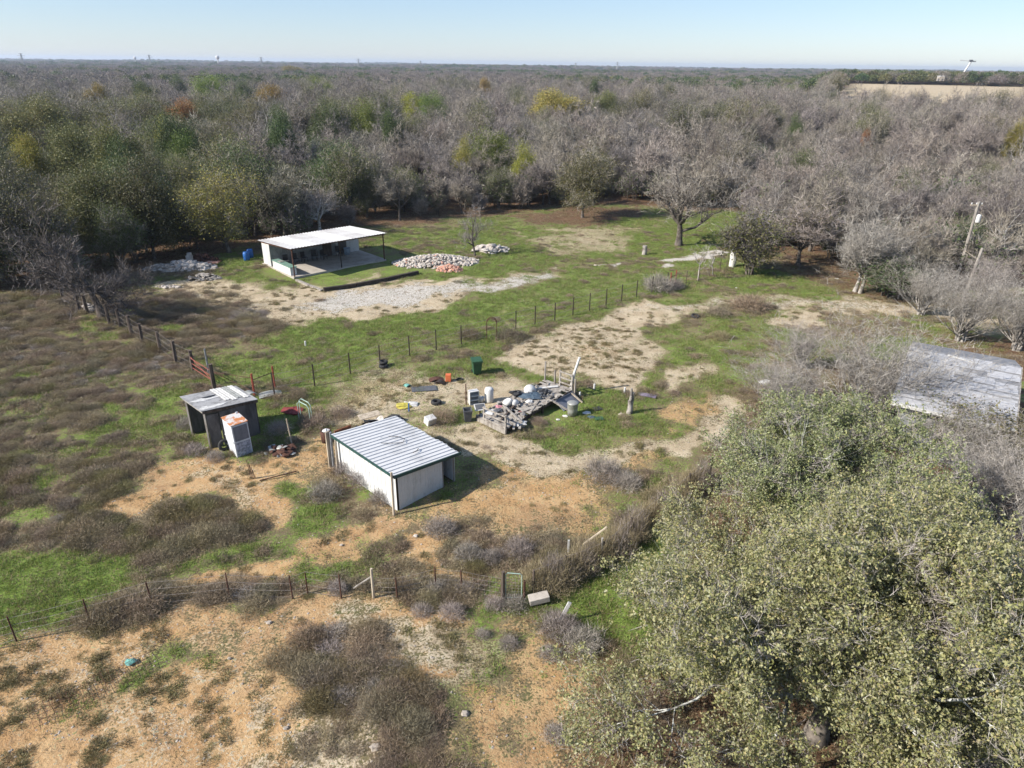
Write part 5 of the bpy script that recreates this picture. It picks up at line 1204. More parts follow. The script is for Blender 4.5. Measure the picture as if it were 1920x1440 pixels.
# orange box and scraps
q = MB().box((0, 0, .24), (.34, .32, .46)).build('orange_box', M_ORANGE, None, P(841, 715), bevel=.02); tag(q, 'upright orange box on the bare soil left of the green bin', 'box')
def plate(nm, lab, cat, px, py, w_, d_, th, mt_, rz=0, rx=0, ry=0, dz=.03, bend=0):
    q = MB(); k_ = 6
    for s_ in (0, th):
        for i in range(k_ + 1):
            t = i / k_ - .5
            for v in (-.5, .5): q.v.append((t * w_, v * d_, s_ + bend * math.cos(t * math.pi)))
    n2 = (k_ + 1) * 2
    for i in range(k_):
        a_ = 2 * i; q.f += [(a_, a_ + 1, a_ + 3, a_ + 2), (n2 + a_, n2 + a_ + 2, n2 + a_ + 3, n2 + a_ + 1), (a_, a_ + 2, n2 + a_ + 2, n2 + a_), (a_ + 1, n2 + a_ + 1, n2 + a_ + 3, a_ + 3)]
    q.f += [(0, n2, n2 + 1, 1), (n2 - 2, n2 - 1, 2 * n2 - 1, 2 * n2 - 2)]
    o = q.build(nm, mt_, None, P(px, py, dz)); o.rotation_euler = (rx, ry, rz); return tag(o, lab, cat)
plate('metal_sheet', 'dark curved metal sheet lying left of the orange box', 'sheet', 818, 714, .9, .5, .02, M_RUSTD, .3, bend=.12)
plate('metal_sheet', 'dark bent metal sheet in front of the orange box', 'sheet', 825, 720, .7, .4, .02, M_POST, -.4, bend=.16)
plate('mat', 'dark rubber mat lying between the wire fence and the deck', 'mat', 795, 731, 1.5, .7, .02, M_GREYP, .2)
plate('mat_edge', 'teal rag at the left end of the dark mat', 'rag', 764, 726, .35, .3, .04, M_TEAL, .8, bend=.06)
plate('plastic_sheet', 'purple-grey plastic sled lying on the grass right of the dead stump', 'sled', 1213, 743, 1.1, .4, .05, mat('purple_plastic', (.24, .20, .26), (.15, .13, .17), 5, rough=.5), -.35, bend=.03, dz=.03)
plate('black_sheet', 'small black sheet on the soil near the round steel bin', 'sheet', 1120, 768, .5, .45, .02, M_BLK, .4)
plate('lid_sheet', 'flat green round-cornered lid near the scrap by the steel bin', 'lid', 1123, 786, .5, .4, .04, M_GREENP, .1)
plate('grey_sheet', 'pale grey metal sheet lying in the weeds behind the plywood shed', 'sheet', 507, 740, 1.3, .8, .02, M_GALV, .4, bend=.08)
plate('white_board', 'pale board lying on the black heap behind the white steel shed', 'board', 694, 797, 1.2, .45, .03, M_WOODP, .6, rx=.2, dz=.55)
def crumple(nm, lab, cat, px, py, s_, mt_, seed=1, flat=.45, dz=0, sub=2, loc=None):
    r = np.random.default_rng(seed); q = MB(); n = 10; rings = 6
    for i in range(rings):
        ph = math.pi * i / (rings - 1)
        for k_ in range(n):
            a_ = 6.283 * k_ / n; rr = s_ * (.65 + .7 * r.random()) * max(.12, math.sin(ph)); q.v.append((rr * math.cos(a_), rr * math.sin(a_) * .8, s_ * flat * (1 - math.cos(ph)) * (.8 + .4 * r.random()) * .8 - .03))
    q.f = [(i * n + k_, i * n + (k_ + 1) % n, (i + 1) * n + (k_ + 1) % n, (i + 1) * n + k_) for i in range(rings - 1) for k_ in range(n)] + [tuple(reversed(range(n))), tuple(range((rings - 1) * n, rings * n))]
    o = q.build(nm, mt_, None, loc or P(px, py, dz)); return tag(o, lab, cat)
crumple('rag_heap', 'bright yellow rag heap on the grass beside the fence tyre', 'rags', 757, 764, .42, M_YEL, 3, .3)
crumple('rag_heap', 'white and grey rag heap behind the yellow one', 'rags', 770, 760, .42, M_PEEL, 4, .25)
q = post('stake', P(767, 772), .5, .04, M_BLUE); tag(q, 'short blue stake beside the yellow rag heap', 'stake')
q = MB().box((0, 0, .22), (.55, .45, .42), rot=Matrix.Rotation(.7, 3, 'Z') @ Matrix.Rotation(.25, 3, 'X')).build('box', M_PLW, None, P(807, 797), bevel=.02); tag(q, 'small white box tipped over behind the white steel shed', 'box')
rubble('black_scrap_heap', 'black scrap and grey sheeting heaped behind the white steel shed', 'scrap', 712, 806, 1.5, .8, .55, 50, .3, .8, M_BLK, 50, ang=.6, mt2=M_RUBB, p2=.35, flat=.4)
rubble('dark_scrap_heap', 'dark metal scrap lying under the brush right of the plywood shed', 'scrap', 532, 848, .9, .5, .3, 30, .2, .6, M_RUSTD, 30, mt2=M_GALV, p2=.3, flat=.35)
# hoop, stakes, pails right of the plywood shed
hp = thing('pipe_hoop', 'pale green tubular hoop frame standing in the brush right of the plywood shed', 'frame', P(561, 786))
for dy in (0, .35): MB().tube([(0, dy, 0), (0, dy, .95), (.12, dy, 1.08), (.6, dy - .3, 1.0), (.72, dy - .38, .85), (.74, dy - .4, .05)], .025, 6).build('hoop', M_LGREEN, hp)
crumple('red_tarp', 'dark red tarp bunched in the brush before the pipe hoop', 'tarp', 549, 772, .6, M_RED, 7, .22)
q = post('stake', P(548, 834), 1.5, .035, M_WOODP, None, (-.12, 0)); tag(q, 'thin pale wooden stake right of the metal cabinet', 'stake')
rb = lathe_thing('steel_drum', 'rusty drum topped with a white rag in the brush left of the white shed', 'drum', P(613, 826), [(0, 0), (.28, 0), (.29, .3), (.28, .62), (.25, .62), (.24, .1), (0, .1)], M_RUSTD)
crumple('rag', 'white rag lying on the rusty drum', 'rag', 0, 0, .2, M_PEEL, 9, .4, loc=P(613, 826, .6))
q = post('pole', P(621, 872), 1.45, .05, M_WOODG, None, (-.05, 0)); tag(q, 'short grey pole standing just left of the white steel shed', 'pole')
rs = thing('rusty_rods', 'bundle of thin rusty rods standing in the soil below the metal cabinet', 'rods', P(470, 897))
for i in range(5): MB().tube([(i * .06, 0, 0), (i * .05 - .05, .03 * (i % 2), 1.0 - .13 * i)], .014, 5).build('rod', M_RUSTD, rs)
q = MB().tube([P(487, 902, .05), P(520, 895, .1), P(556, 886, .08)], .03, 6).build('bar', M_RUSTD, None); tag(q, 'long dark bar lying across the bare soil below the cabinet', 'bar')

# ---------------------------------------------- collapsed deck with junk
D0 = P(948, 812); D1 = P(896, 785); dl = (G(1064, 739, .5) - G(948, 800, .5)); dl.z = 0; DL = 6.0; dl.normalize(); dw = Vector((-dl.y, dl.x, 0)); DW = 2.15
dk = thing('wooden_deck', 'weathered raised wooden deck with broken boards and railings', 'deck', D0); dk.rotation_euler = (0, 0, math.atan2(dl.y, dl.x))
r = random.Random(3); x = .05; k = 0
while x < DL:
    bw = .145; miss = (r.random() < .16 and 1.0 < x < 3.4) or r.random() < .03
    zt = .30 + .26 * min(1, x / 3.2)
    if not miss:
        off = (r.random() - .5) * .14; ln = DW * (1 - .35 * (r.random() < .1)); MB().box((x, DW / 2 + off, zt + (r.random() - .5) * .03), (bw - .012, ln, .035), rot=Matrix.Rotation((r.random() - .5) * .05, 3, 'Z') @ Matrix.Rotation((r.random() - .5) * .03, 3, 'X')).build('deck_board', M_WOODG, dk)
    x += bw
for y in (.06, DW / 2, DW - .06):
    MB().beam((0, y, .17), (3.2, y, .42), .05, .2).build('joist', M_WOODD, dk); MB().beam((3.22, y, .43), (DL, y, .43), .05, .2).build('joist', M_WOODD, dk)
MB().beam((-.02, 0, .13), (-.02, DW, .13), .06, .3).build('fascia_board', M_WOODG, dk)
MB().beam((.0, DW + .04, .2), (3.2, DW + .04, .45), .05, .24).build('fascia_board', M_WOODG, dk)
for (x, y) in ((.1, 0.05), (.1, DW - .05), (3.2, .05), (3.2, DW - .05), (DL - .1, .05), (DL - .1, DW - .05)): MB().beam((x, y, -.1), (x, y, .4), .1, .1).build('support', M_WOODD, dk)
def rail(x, y0, y1, z0, hts, n=2):
    rl = thing('dummy', '', '') if False else None
    for i in range(n):
        y = y0 + (y1 - y0) * i / (n - 1); MB().beam((x, y, z0 - .2), (x, y, z0 + 1.0), .09, .09).build('railing_post', M_WOODG, dk)
    for h_ in hts: MB().beam((x - .06, y0 - .05, z0 + h_), (x - .06, y1 + .05, z0 + h_), .035, .085).build('railing_board', M_WOODG, dk)
rail(.02, .02, 1.6, .12, (.95, .62, .3)); rail(DL - .05, .05, .95, .56, (.95, .6, .28))
for (x, y, h_) in ((DL - .05, DW - .05, 1.5), (DL - .05, 1.35, 1.15), (DL + .02, -.12, 1.0)): MB().beam((x, y, .2), (x, y, h_ + .3), .08, .08).build('railing_post', M_WOODG, dk)
dm = dk.matrix_basis.copy(); bpy.context.view_layer.update(); dm = dk.matrix_world.copy()
def dpt(x, y, z): return dm @ Vector((x, y, z))
def bar(nm, lab, cat, a_, b_, w_, h_, mt_):
    a_, b_ = Vector(a_), Vector(b_); q = MB().beam(Vector((0, 0, 0)), b_ - a_, w_, h_).build(nm, mt_, None, a_); return tag(q, lab, cat)
bar('timber', 'long pale board leaning off the right side of the deck', 'board', dpt(4.0, .35, .65), P(1071, 775, .05), .14, .05, M_WOODG)
bar('timber', 'grey board lying across the near end of the deck', 'board', dpt(.5, -.55, .34), dpt(1.9, .5, .5), .14, .05, M_WOODG)
bar('timber', 'second grey board beside the one at the near end of the deck', 'board', dpt(.3, -.3, .30), dpt(1.75, .75, .52), .12, .05, M_WOODG)
bar('timber', 'dark timber lying along the near left of the deck', 'board', dpt(.3, .7, .40), dpt(2.4, 1.3, .6), .1, .08, M_WOODD)
bar('timber', 'pale board leaning from the deck corner to the grass by the steel bin', 'board', dpt(5.6, -.2, .55), P(1092, 757, .05), .1, .05, M_WOODP)
bar('timber', 'pale board on the deck beside its far railing', 'board', dpt(4.6, 1.6, .62), dpt(5.7, .9, .62), .2, .05, M_PEEL)
bar('plastic_pipe', 'tall leaning white plastic pipe at the far corner of the deck', 'pipe', P(1067, 739), P(1067, 739) + Vector((.42, .15, 2.15)), .12, .12, M_LGREEN)
for (t, lb) in ((.5, ''),): pass
o = MB().tube([(0, 0, 0), (.14, .05, .9), (.22, .08, 1.35)], .085, 10).tube([(.2, .07, 1.3), (.5, .17, 2.35)], .075, 10).tube([(.16, .06, 1.0), (.02, .03, 1.22)], .06, 8).build('vent_pipe', M_PLW, None, P(1068, 740)); tag(o, 'white vent pipe with side branch beside the deck far corner', 'pipe')
bpy.data.objects.remove(bpy.data.objects['plastic_pipe'])
q = MB(); r = random.Random(77)
for i in range(38):
    x, y = r.uniform(-.1, 5.6), r.uniform(-.1, 2.2); zt = .33 + .26 * min(1, max(0, x) / 3.2)
    q.box((x, y, zt + r.random() * .12), (r.uniform(.06, .4), r.uniform(.04, .16), r.uniform(.02, .09)), rot=Matrix.Rotation(r.random() * 6.3, 3, 'Z') @ Matrix.Rotation(r.uniform(-.5, .5), 3, 'X'))
q.build('loose_scraps', M_WOODG, dk)['kind'] = 'stuff'
q = MB()
for i in range(24):
    x, y = r.uniform(.2, 5.0), r.uniform(.2, 2.0); zt = .36 + .26 * min(1, x / 3.2)
    q.box((x, y, zt + r.random() * .15), (r.uniform(.05, .25), r.uniform(.05, .2), r.uniform(.02, .12)), rot=Matrix.Rotation(r.random() * 6.3, 3, 'Z') @ Matrix.Rotation(r.uniform(-.6, .6), 3, 'X'))
q.build('small_rubbish', M_GREYP, dk)['kind'] = 'stuff'
for i, (a_, b_) in enumerate((((1.0, -.3, .45), (1.6, 1.6, .62)), ((.4, .2, .36), (1.9, 1.9, .6)), ((2.2, .1, .52), (3.4, .5, .66)), ((1.2, .6, .5), (2.8, .2, .55)))):
    bar('timber', ['loose board crosswise over the near half of the deck', 'loose board slanting over the near corner of the deck', 'short loose board on the middle of the deck edge', 'grey board on top of the broken deck boards'][i], 'board', dpt(*a_), dpt(*b_), .11, .04, M_WOODG)
# dark tray leaning at the right side
q = MB().box((0, 0, 0), (1.7, .8, .05)).box((0, .38, .05), (1.7, .04, .08)).box((0, -.38, .05), (1.7, .04, .08)).build('steel_tray', M_LOCKDK, None, dpt(5.0, -.42, .30)); q.rotation_euler = (math.radians(30), 0, math.atan2(dl.y, dl.x)); tag(q, 'long dark steel tray tilted against the right side of the deck', 'tray')
lathe_thing('round_steel_bin', 'round galvanised steel bin with dented lid right of the deck', 'bin', P(1073, 778), [(0, 0), (.27, 0), (.29, .35), (.31, .72), (.33, .74), (.3, .78), (.12, .82), (0, .82)], M_GALV)
lathe_thing('plastic_tank', 'tall white plastic tank standing behind the deck', 'tank', P(917, 753), [(0, 0), (.24, 0), (.26, .1), (.26, .8), (.22, .88), (.1, .92), (0, .92)], M_PLW)
sh = thing('shelf_unit', 'small white shelf unit with three openings left of the deck', 'shelf', P(888, 757), .4)
for sx in (-1, 1): MB().box((sx * .27, 0, .42), (.03, .36, .84)).build('side_panel', M_PLW, sh)
for z in (.02, .28, .55, .83): MB().box((0, 0, z), (.52, .35, .04)).build('shelf_board', M_PLW, sh)
MB().box((0, .17, .42), (.52, .02, .8)).build('back_panel', M_PLW, sh)
lathe_thing('bucket', 'small white bucket between the shelf unit and the tank', 'bucket', P(903, 754), [(0, 0), (.13, 0), (.17, .33), (.15, .33), (.12, .04), (0, .04)], M_PLW)
q = thing('waste_bin', 'open grey square waste bin at the near left of the deck', 'bin', P(877, 789), .2)
MB().add([(-.17, -.17, 0), (.17, -.17, 0), (.17, .17, 0), (-.17, .17, 0), (-.24, -.24, .72), (.24, -.24, .72), (.24, .24, .72), (-.24, .24, .72), (-.21, -.21, .72), (.21, -.21, .72), (.21, .21, .72), (-.21, .21, .72), (-.15, -.15, .05), (.15, -.15, .05), (.15, .15, .05), (-.15, .15, .05)],
 [(0, 3, 2, 1), (0, 1, 5, 4), (1, 2, 6, 5), (2, 3, 7, 6), (3, 0, 4, 7), (4, 5, 9, 8), (5, 6, 10, 9), (6, 7, 11, 10), (7, 4, 8, 11), (8, 9, 13, 12), (9, 10, 14, 13), (10, 11, 15, 14), (11, 8, 12, 15), (12, 13, 14, 15)]).build('body', M_GREYP, q)
MB().box((0, -.25, .66), (.5, .02, .06)).build('rim', M_GREYP, q)
q = thing('framed_panel', 'small framed dark panel tilted on a post at the deck corner', 'panel', P(900, 780)); q.rotation_euler = (0, 0, .3)
MB().beam((0, 0, 0), (0, 0, .5), .07, .07).build('post', M_RUSTD, q); rt = Matrix.Rotation(math.radians(28), 3, 'X')
MB().box((0, 0, .58), (.62, .46, .03), rot=rt).build('frame', M_PLW, q); MB().box((0, 0, .605), (.52, .36, .02), rot=rt).build('glass', M_GREYP, q)
q = post('lamp_stake', P(874, 759), 1.3, .035, M_RUSTD); tag(q, 'thin rusty stake with a small top left of the shelf unit', 'stake')
def dome(nm, lab, cat, x, y, z, s_, mt_, rot=(0, 0, 0), h_=.7):
    o = MB().lathe([(s_, 0), (s_ * .98, h_ * .3), (s_ * .85, h_ * .65), (s_ * .5, h_ * .9), (0, h_)], 16).lathe([(0, .01), (s_, .01)], 16).build(nm, mt_, None, dpt(x, y, z), True); o.rotation_euler = rot; return tag(o, lab, cat)
dome('tub', 'white rounded tub tipped up on the deck, left one of two', 'tub', 2.0, 1.75, .5, .24, M_PLW, (.5, .6, 0), .58)
dome('tub', 'white rounded tub tipped up on the deck, right one of two', 'tub', 2.35, 1.35, .52, .22, M_PLW, (.9, -.3, 0), .45)
dome('basin', 'large off-white basin overturned on the deck near its far half', 'basin', 4.1, 1.75, .6, .38, M_PLW, (.75, .3, .2), .28)
crumple('rubbish_bag', 'black rubbish bag on the deck left of the overturned basin', 'bag', 0, 0, .42, M_BLK, 11, .42, loc=dpt(3.2, 2.0, .58)); crumple('rubbish_bag', 'small black rubbish bag on the deck right of the overturned basin', 'bag', 0, 0, .34, M_BLK, 12, .4, loc=dpt(4.5, 1.0, .6))
crumple('blue_tarp', 'crumpled blue-grey tarp spread over the middle of the deck', 'tarp', 0, 0, .62, M_TARP, 13, .2, loc=dpt(3.5, 1.15, .57)); crumple('white_bag', 'small white bag on the crumpled tarp', 'bag', 0, 0, .2, M_PLW, 14, .5, loc=dpt(2.95, .85, .58))
crumple('pink_rag', 'pink rag on the deck beside the left white tub', 'rag', 0, 0, .2, mat('pink_cloth', (.55, .25, .28), rough=.9), 15, .3, loc=dpt(1.55, 1.9, .45)); crumple('white_sheet', 'white crumpled sheet on the near left corner of the deck', 'sheet', 0, 0, .4, M_PLW, 16, .12, loc=dpt(.8, 1.9, .38))
crumple('grey_bundle', 'grey bundle beside the near railing on the deck', 'bundle', 0, 0, .3, M_GREYP, 17, .4, loc=dpt(1.15, 1.55, .4)); crumple('red_can', 'small red can lying on the near half of the deck', 'can', 0, 0, .12, M_RED, 18, .6, loc=dpt(1.8, .5, .46))
crumple('white_sack', 'torn pale sack hanging off the near right corner of the deck', 'sack', 0, 0, .4, M_PEEL, 19, .5, loc=P(975, 800, .1))
for j, (px1, py1, s_, mt_, lb) in enumerate([(1100, 776, .22, M_PLW, 'white crumpled scrap right of the round steel bin'), (1108, 783, .2, M_TARP, 'dark blue rag in the scrap right of the steel bin'), (1060, 780, .14, M_PLW, 'small white lump of litter in front of the round steel bin'), (1046, 786, .12, M_PLW, 'white litter on the soil below the deck right side'), (1166, 778, .18, M_STONE, 'grey stone at the foot of the dead stump'), (1435, 718, .42, M_PLW, 'large white bundle lying in the bare brush by the oaks'), (1568, 523, .25, M_PLW, 'white bag lying on the ground left of the pale multi-stem tree'), (1380, 541, .12, M_PLW, 'small white litter on the grass below the round bush'), (1632, 508, .3, M_PLW, 'white bag caught beside the pale multi-stem tree'), (1117, 498, .2, M_STONE, 'small stone at the end of the pale path')]):
    crumple('litter', lb, 'litter', px1, py1, s_, mt_, 30 + j, .4)
# dead stump with two prongs
q = MB().tube([(0, 0, -.1), (.02, 0, .4), (-.05, 0, .8)], [.2, .15, .1], 9).tube([(.0, 0, .5), (.03, .02, 1.1), (.0, 0, 1.55)], [.11, .09, .06], 8).tube([(.06, 0, .45), (.14, .04, .9), (.13, .02, 1.3)], [.1, .07, .06], 8).build('dead_stump', M_BARKP, None, P(1180, 775)); tag(q, 'pale dead stump with two upright prongs right of the deck', 'stump')
for (x1, y1, lb) in ((1114, 730, 'short white pipe stub in the grass right of the deck'), (1171, 737, 'short white pipe stub just above the dead stump'), (1087, 745, 'short white pipe stub nearest the deck'), (573, 648, 'short white stake alone in the green paddock')):
    q = MB().tube([(0, 0, -.05), (0, 0, .35)], .06, 9).build('pipe_stub', M_PLW, None, P(x1, y1)); tag(q, lb, 'pipe')
bar('stick', 'thin pale stick lying beside the right pipe stub', 'stick', P(1101, 727, .04), P(1112, 730, .04), .05, .05, M_WOODP)
q = MB().tube([(0, 0, -.1), (.02, 0, .45), (0, 0, .95)], [.28, .24, .25], 10).build('cut_stump', M_BARKP, None, P(1208, 477)); tag(q, 'short grey cut stump on the grass left of the big bare tree', 'stump')
q = MB().tube([(0, 0, 0), (.05, 0, .7), (-.05, 0, 1.4), (.05, 0, 2.1)], [.3, .34, .28, .2], 10).build('wrapped_post', M_PLW, None, P(1372, 500)); tag(q, 'white plastic-wrapped object standing left of the round bush', 'wrapped post')
# mesh panel on the sand with teal bag
mp = thing('wire_mesh', 'long rusty wire mesh panel lying on the sandy foreground', 'panel', P(200, 1300)); a_ = P(52, 1330, .04) - P(200, 1300); b_ = P(292, 1212, .04) - P(200, 1300); dd = (b_ - a_); L = dd.length; d_ = dd.normalized(); nn = Vector((-d_.y, d_.x, 0)) * -1.05
q = MB()
for i in range(6): q.tube([a_ + nn * (i / 5) + d_ * (L * t) + Vector((0, 0, .05 + .05 * math.sin(t * 9 + i * .4))) for t in np.linspace(0, 1, 9)], .006, 3)
q.build('long_wires', M_RUSTD, mp)['kind'] = 'stuff'; q = MB()
for i in range(int(L / .2)):
    s_ = a_ + d_ * (i * .2); q.tube([s_ + Vector((0, 0, .05)), s_ + nn * .5 + Vector((0, 0, .08)), s_ + nn + Vector((0, 0, .05))], .006, 3)
q.build('cross_wires', M_RUSTD, mp)['kind'] = 'stuff'
crumple('teal_bag', 'crumpled teal plastic bag lying on the wire mesh panel', 'bag', 245, 1243, .17, M_TEAL, 51, .35, dz=.06)
for j, (x1, y1, s_) in enumerate([(563, 1263, .28), (505, 1168, .2), (317, 1096, .26), (705, 1415, .3), (872, 1352, .22), (735, 1376, .22), (538, 1372, .16), (780, 1005, .2), (430, 1236, .12), (640, 1020, .15)]):
    o = link('stone', ROCKS[j % 8].copy()); o.data.materials.append(M_RUBB if j in (2, 7) else M_STONE); o.location = P(x1, y1, .04); o.scale = (s_, s_, s_ * .8)
    tag(o, ['grey stone on the pebbly brown ground of the foreground', 'dark stone at the top of the gravelly patch', 'pale stone on the sand above the foreground fence', 'long pale stone at the bottom edge in the brown weeds', 'grey stone near the green strip of the foreground', 'grey stone among the brown weeds near the bottom', 'small dark stone on the sand near the bottom', 'pale stone on red soil right of the shed weeds', 'tiny pale stone beside the green arc of weeds', 'pale stone on the sandy path above the fence'][j], 'stone')

# pebbles strewn (uncountable)
x, y = sample(60000, -30, 26, 10, 62); so_ = bilin(W[1] + W[2] + W[3] * 1.5, x, y); k = (rng.random(len(x)) < so_ * .6) & (fbm(x * .9, y * .9, 120, 3) > .47); x, y = x[k][:9000], y[k][:9000]
pm = [ROCKS[i].copy() for i in range(3)]; [q_.materials.append(M_STONE) for q_ in pm]
scatter('pebbles', [src('pebble_source', q_) for q_ in pm], np.stack([x, y, hgt(x, y)], 1), rng.random(len(x)) * 6.3, .03 + .07 * rng.random(len(x)) ** 2, rng.integers(0, 3, len(x)), 'stuff', 'small stones strewn over the bare soil')

# ---------------------------------------------- house with worn grey roof (right)
ra, rb_, rc, rd = G(1712, 655, 3.7), G(1906, 692, 3.7), G(1962, 838, 2.7), G(1640, 790, 2.7)
hx = (rb_ - ra); hx.z = 0; HL = hx.length; hx.normalize(); hy = Vector((hx.y, -hx.x, 0))
HW = max(4.2, (G(1915, 815, 2.7) - rb_).dot(hy))
hs = thing('grey_roof_house', 'low house with worn grey shingle roof half hidden behind the oaks', 'house', (ra.x, ra.y, 0)); hs.rotation_euler = (0, 0, math.atan2(hx.y, hx.x))
zr0, zr1 = 3.75, 2.75; W2 = HW
# local: x along ridge, y towards the camera is negative
MB().box((HL / 2, -W2 / 2 + .3, 1.25), (HL - .6, W2 - .7, 2.5)).build('walls', M_INT, hs)
MB().box((HL / 2, 2.3, 1.25), (HL - .6, 4.0, 2.5)).build('walls', M_WHITE, hs)
def slab(x0, x1, y0, z0, y1, z1, th, nm, mt_):
    q = MB(); vs = [(x, y, z + t) for t in (0, th) for (x, y, z) in ((x0, y0, z0), (x1, y0, z0), (x1, y1, z1), (x0, y1, z1))]
    return q.add(vs, [(0, 3, 2, 1), (4, 5, 6, 7), (0, 1, 5, 4), (1, 2, 6, 5), (2, 3, 7, 6), (3, 0, 4, 7)]).build(nm, mt_, hs)
rf = slab(-.2, HL + .2, -W2, zr1, .0, zr0, .08, 'roof', M_SHINGD); slab(-.2, HL + .2, .003, zr0, 4.4, zr1 - .1, .08, 'roof', M_SHINGD)
r = random.Random(9); nrow = 15; rowh = W2 / nrow; SHM = {}
slope = (zr0 - zr1) / W2; made = 0
for i in range(nrow):
    x = -.2 - r.random() * .5; y = -W2 + i * rowh
    while x < HL + .15:
        wv = .6 + r.random() * .7; x1 = min(x + wv, HL + .2); x0 = max(x, -.2)
        if x1 - x0 > .15 and r.random() > .035 and made < 298:
            key = (int(wv * 4)); dz = .085 + (r.random() ** 2) * .03
            if key not in SHM: SHM[key] = MB().box((.5, .5, 0), (1, 1, 1)).mesh('shingle_strip', M_SHING)
            c_ = link('shingle_strip', SHM[key], rf); c_.location = (x0, y, zr1 + slope * (i * rowh) + dz); c_.scale = (x1 - x0 - .012, rowh * 1.12, .012)
            c_.rotation_euler = (math.atan(slope) - .045 + (r.random() - .5) * .03, 0, (r.random() - .5) * .02); made += 1
        x += wv
MB().beam((-.2, -W2, zr1 + .03), (HL + .2, -W2, zr1 + .03), .04, .16).build('eave_board', M_PEEL, hs); MB().beam((HL + .22, -W2, zr1 + .03), (HL + .22, 0, zr0 + .03), .04, .16).build('gable_board', M_WOODG, hs)
q = MB().beam((HL * .35, -.25, zr0 + .09), (HL * .72, -.55, zr0 - .01), .12, .04).build('loose_board', M_PEEL, hs)
# ---------------------------------------------- poles
up_ = thing('utility_pole', 'weathered utility pole with white transformer can among the right trees', 'pole', top_at(1836, 378, 7.4)); post('shaft', (0, 0, 0), 7.4, .13, M_WOODG, up_)
MB().lathe([(0, 0), (.18, 0), (.2, .1), (.2, .6), (.12, .7), (0, .72)], 14, (.28, -.1, 5.6)).build('transformer', M_PLW, up_); MB().beam((-.7, 0, 7.1), (.4, .0, 7.1), .09, .1).build('crossarm', M_WOODP, up_)
for x in (-.6, -.15, .3): MB().lathe([(0, 0), (.05, 0), (.06, .12), (0, .16)], 8, (x, 0, 7.16)).build('insulator', M_PLW, up_)
bp_ = thing('broken_pole', 'leaning grey broken pole in the brush at the right', 'pole', top_at(1842, 465, 4.6) - Vector((.35, 0, 0))); post('shaft', (0, 0, 0), 4.6, .12, M_WOODG, bp_, (.35, 0)); MB().beam((.3, 0, 3.6), (-.9, .1, 4.3), .06, .06).build('arm', M_WOODP, bp_)

# ---------------------------------------------- live oaks in the right foreground
def live_oak(seed, label, loc, h, R, nleaf, th, tr):
    r = np.random.default_rng(seed)
    segs, tips = skeleton(r, h, R, th, tr, 10, (0, 6, 6, 5, 4), ratio=.6, up=.03, curve=.26, elev=(-2, 74))
    T = np.asarray(tips)
    nrm_ = np.sqrt((T[:, 0] / R) ** 2 + (T[:, 1] / R) ** 2 + ((T[:, 2] - h * .3) / (h * .7)) ** 2)
    T = T[nrm_ < 1.12]; o = thing('live_oak', label, 'tree', loc)
    V0, F0 = tubes([s for s in segs if s[8] == 0], 10); link('trunk', mesh_np('oak_trunk', V0, F0, 4, M_BARK, True), o)
    V1, F1 = tubes([s for s in segs if s[8] == 1], 9); V2, F2 = tubes([s for s in segs if s[8] > 1], 4)
    me = mesh_np('oak_limbs', np.concatenate([V1, V2]), np.concatenate([F1, F2 + len(V1)]), 4, M_BARKG, True); link('limbs', me, o)
    V, Fa = twig_tris(r, T, 6, .32, .012, .25, .7); link('twigs', mesh_np('oak_twigs', V, Fa, 3, M_TWIGP), o)
    # leaf rosettes at shoots round every tip
    k = int(nleaf / 7); sub = r.permutation(len(T))[:int(len(T) * .6)]; sel = sub[r.integers(0, len(sub), k)]; ctr = T[sel, :3] + r.normal(0, .20, (k, 3)); ctr = ctr[fbm(ctr[:, 0] * 1.1 + ctr[:, 2] * .6, ctr[:, 1] * 1.1 - ctr[:, 2] * .5, 140, 3) > .345]
    V, Fa = leaf_quads(r, ctr, 8, .05, .082, .52); link('foliage', mesh_np('oak_leaves', V, Fa, 4, M_LF_OAK), o)
    print('oak', len(tips), len(segs)); return o
live_oak(201, 'huge grey-green live oak with pale twisted limbs filling the lower right', Vector((9.1, 14.3, 0)), 7.5, 7.1, 470000, 1.9, .32)
live_oak(202, 'second live oak crown just behind the huge one, in front of the grey roof', Vector((12.3, 22.4, 0)), 6.3, 5.8, 270000, 1.8, .28)
# pale bare shrub trees
T_SHR = proto(301, 5.2, 6.5, 'bare_shrub', trunk_h=.8, trunk_r=.09, n1=4, multi=8, counts=(0, 5, 4, 3), tw=(3, .45, .012), curve=.07, elev=(22, 76), ang=(12, 26), ratio=.68, l1=.62, bark=M_BARKP, twmat=M_TWIGP, up=.10)
feature(T_SHR, 'bare_shrub_tree', 'wide pale many-stemmed bare shrub tree behind the live oaks', base=(1620, 800), h=6.4, width=420)
feature(T_SHR, 'bare_shrub_tree', 'lower grey bare shrub left of the wide pale one', base=(1470, 775), h=3.6, width=260, rz=2)
feature(T_SHR, 'bare_shrub_tree', 'thin bare shrub tree between the track and the wide pale shrub', base=(1500, 690), h=3.4, width=130, rz=4)
feature(T_SHR, 'bare_shrub_tree', 'grey bare shrub tree over the right end of the track', base=(1800, 640), h=5.0, width=210, rz=1)
feature(T_SHR, 'bare_shrub_tree', 'grey bare shrub at the foot of the broken leaning pole', base=(1835, 575), h=4.6, width=150, rz=5)
feature(T_SHR, 'bare_shrub_tree', 'grey bare shrub over the track left of the one by the poles', base=(1725, 592), h=4.4, width=170, rz=6)
feature(T_SHR, 'bare_shrub_tree', 'sprawling grey bare tree at the right edge above the house', base=(1905, 655), h=5.6, width=210, rz=3)
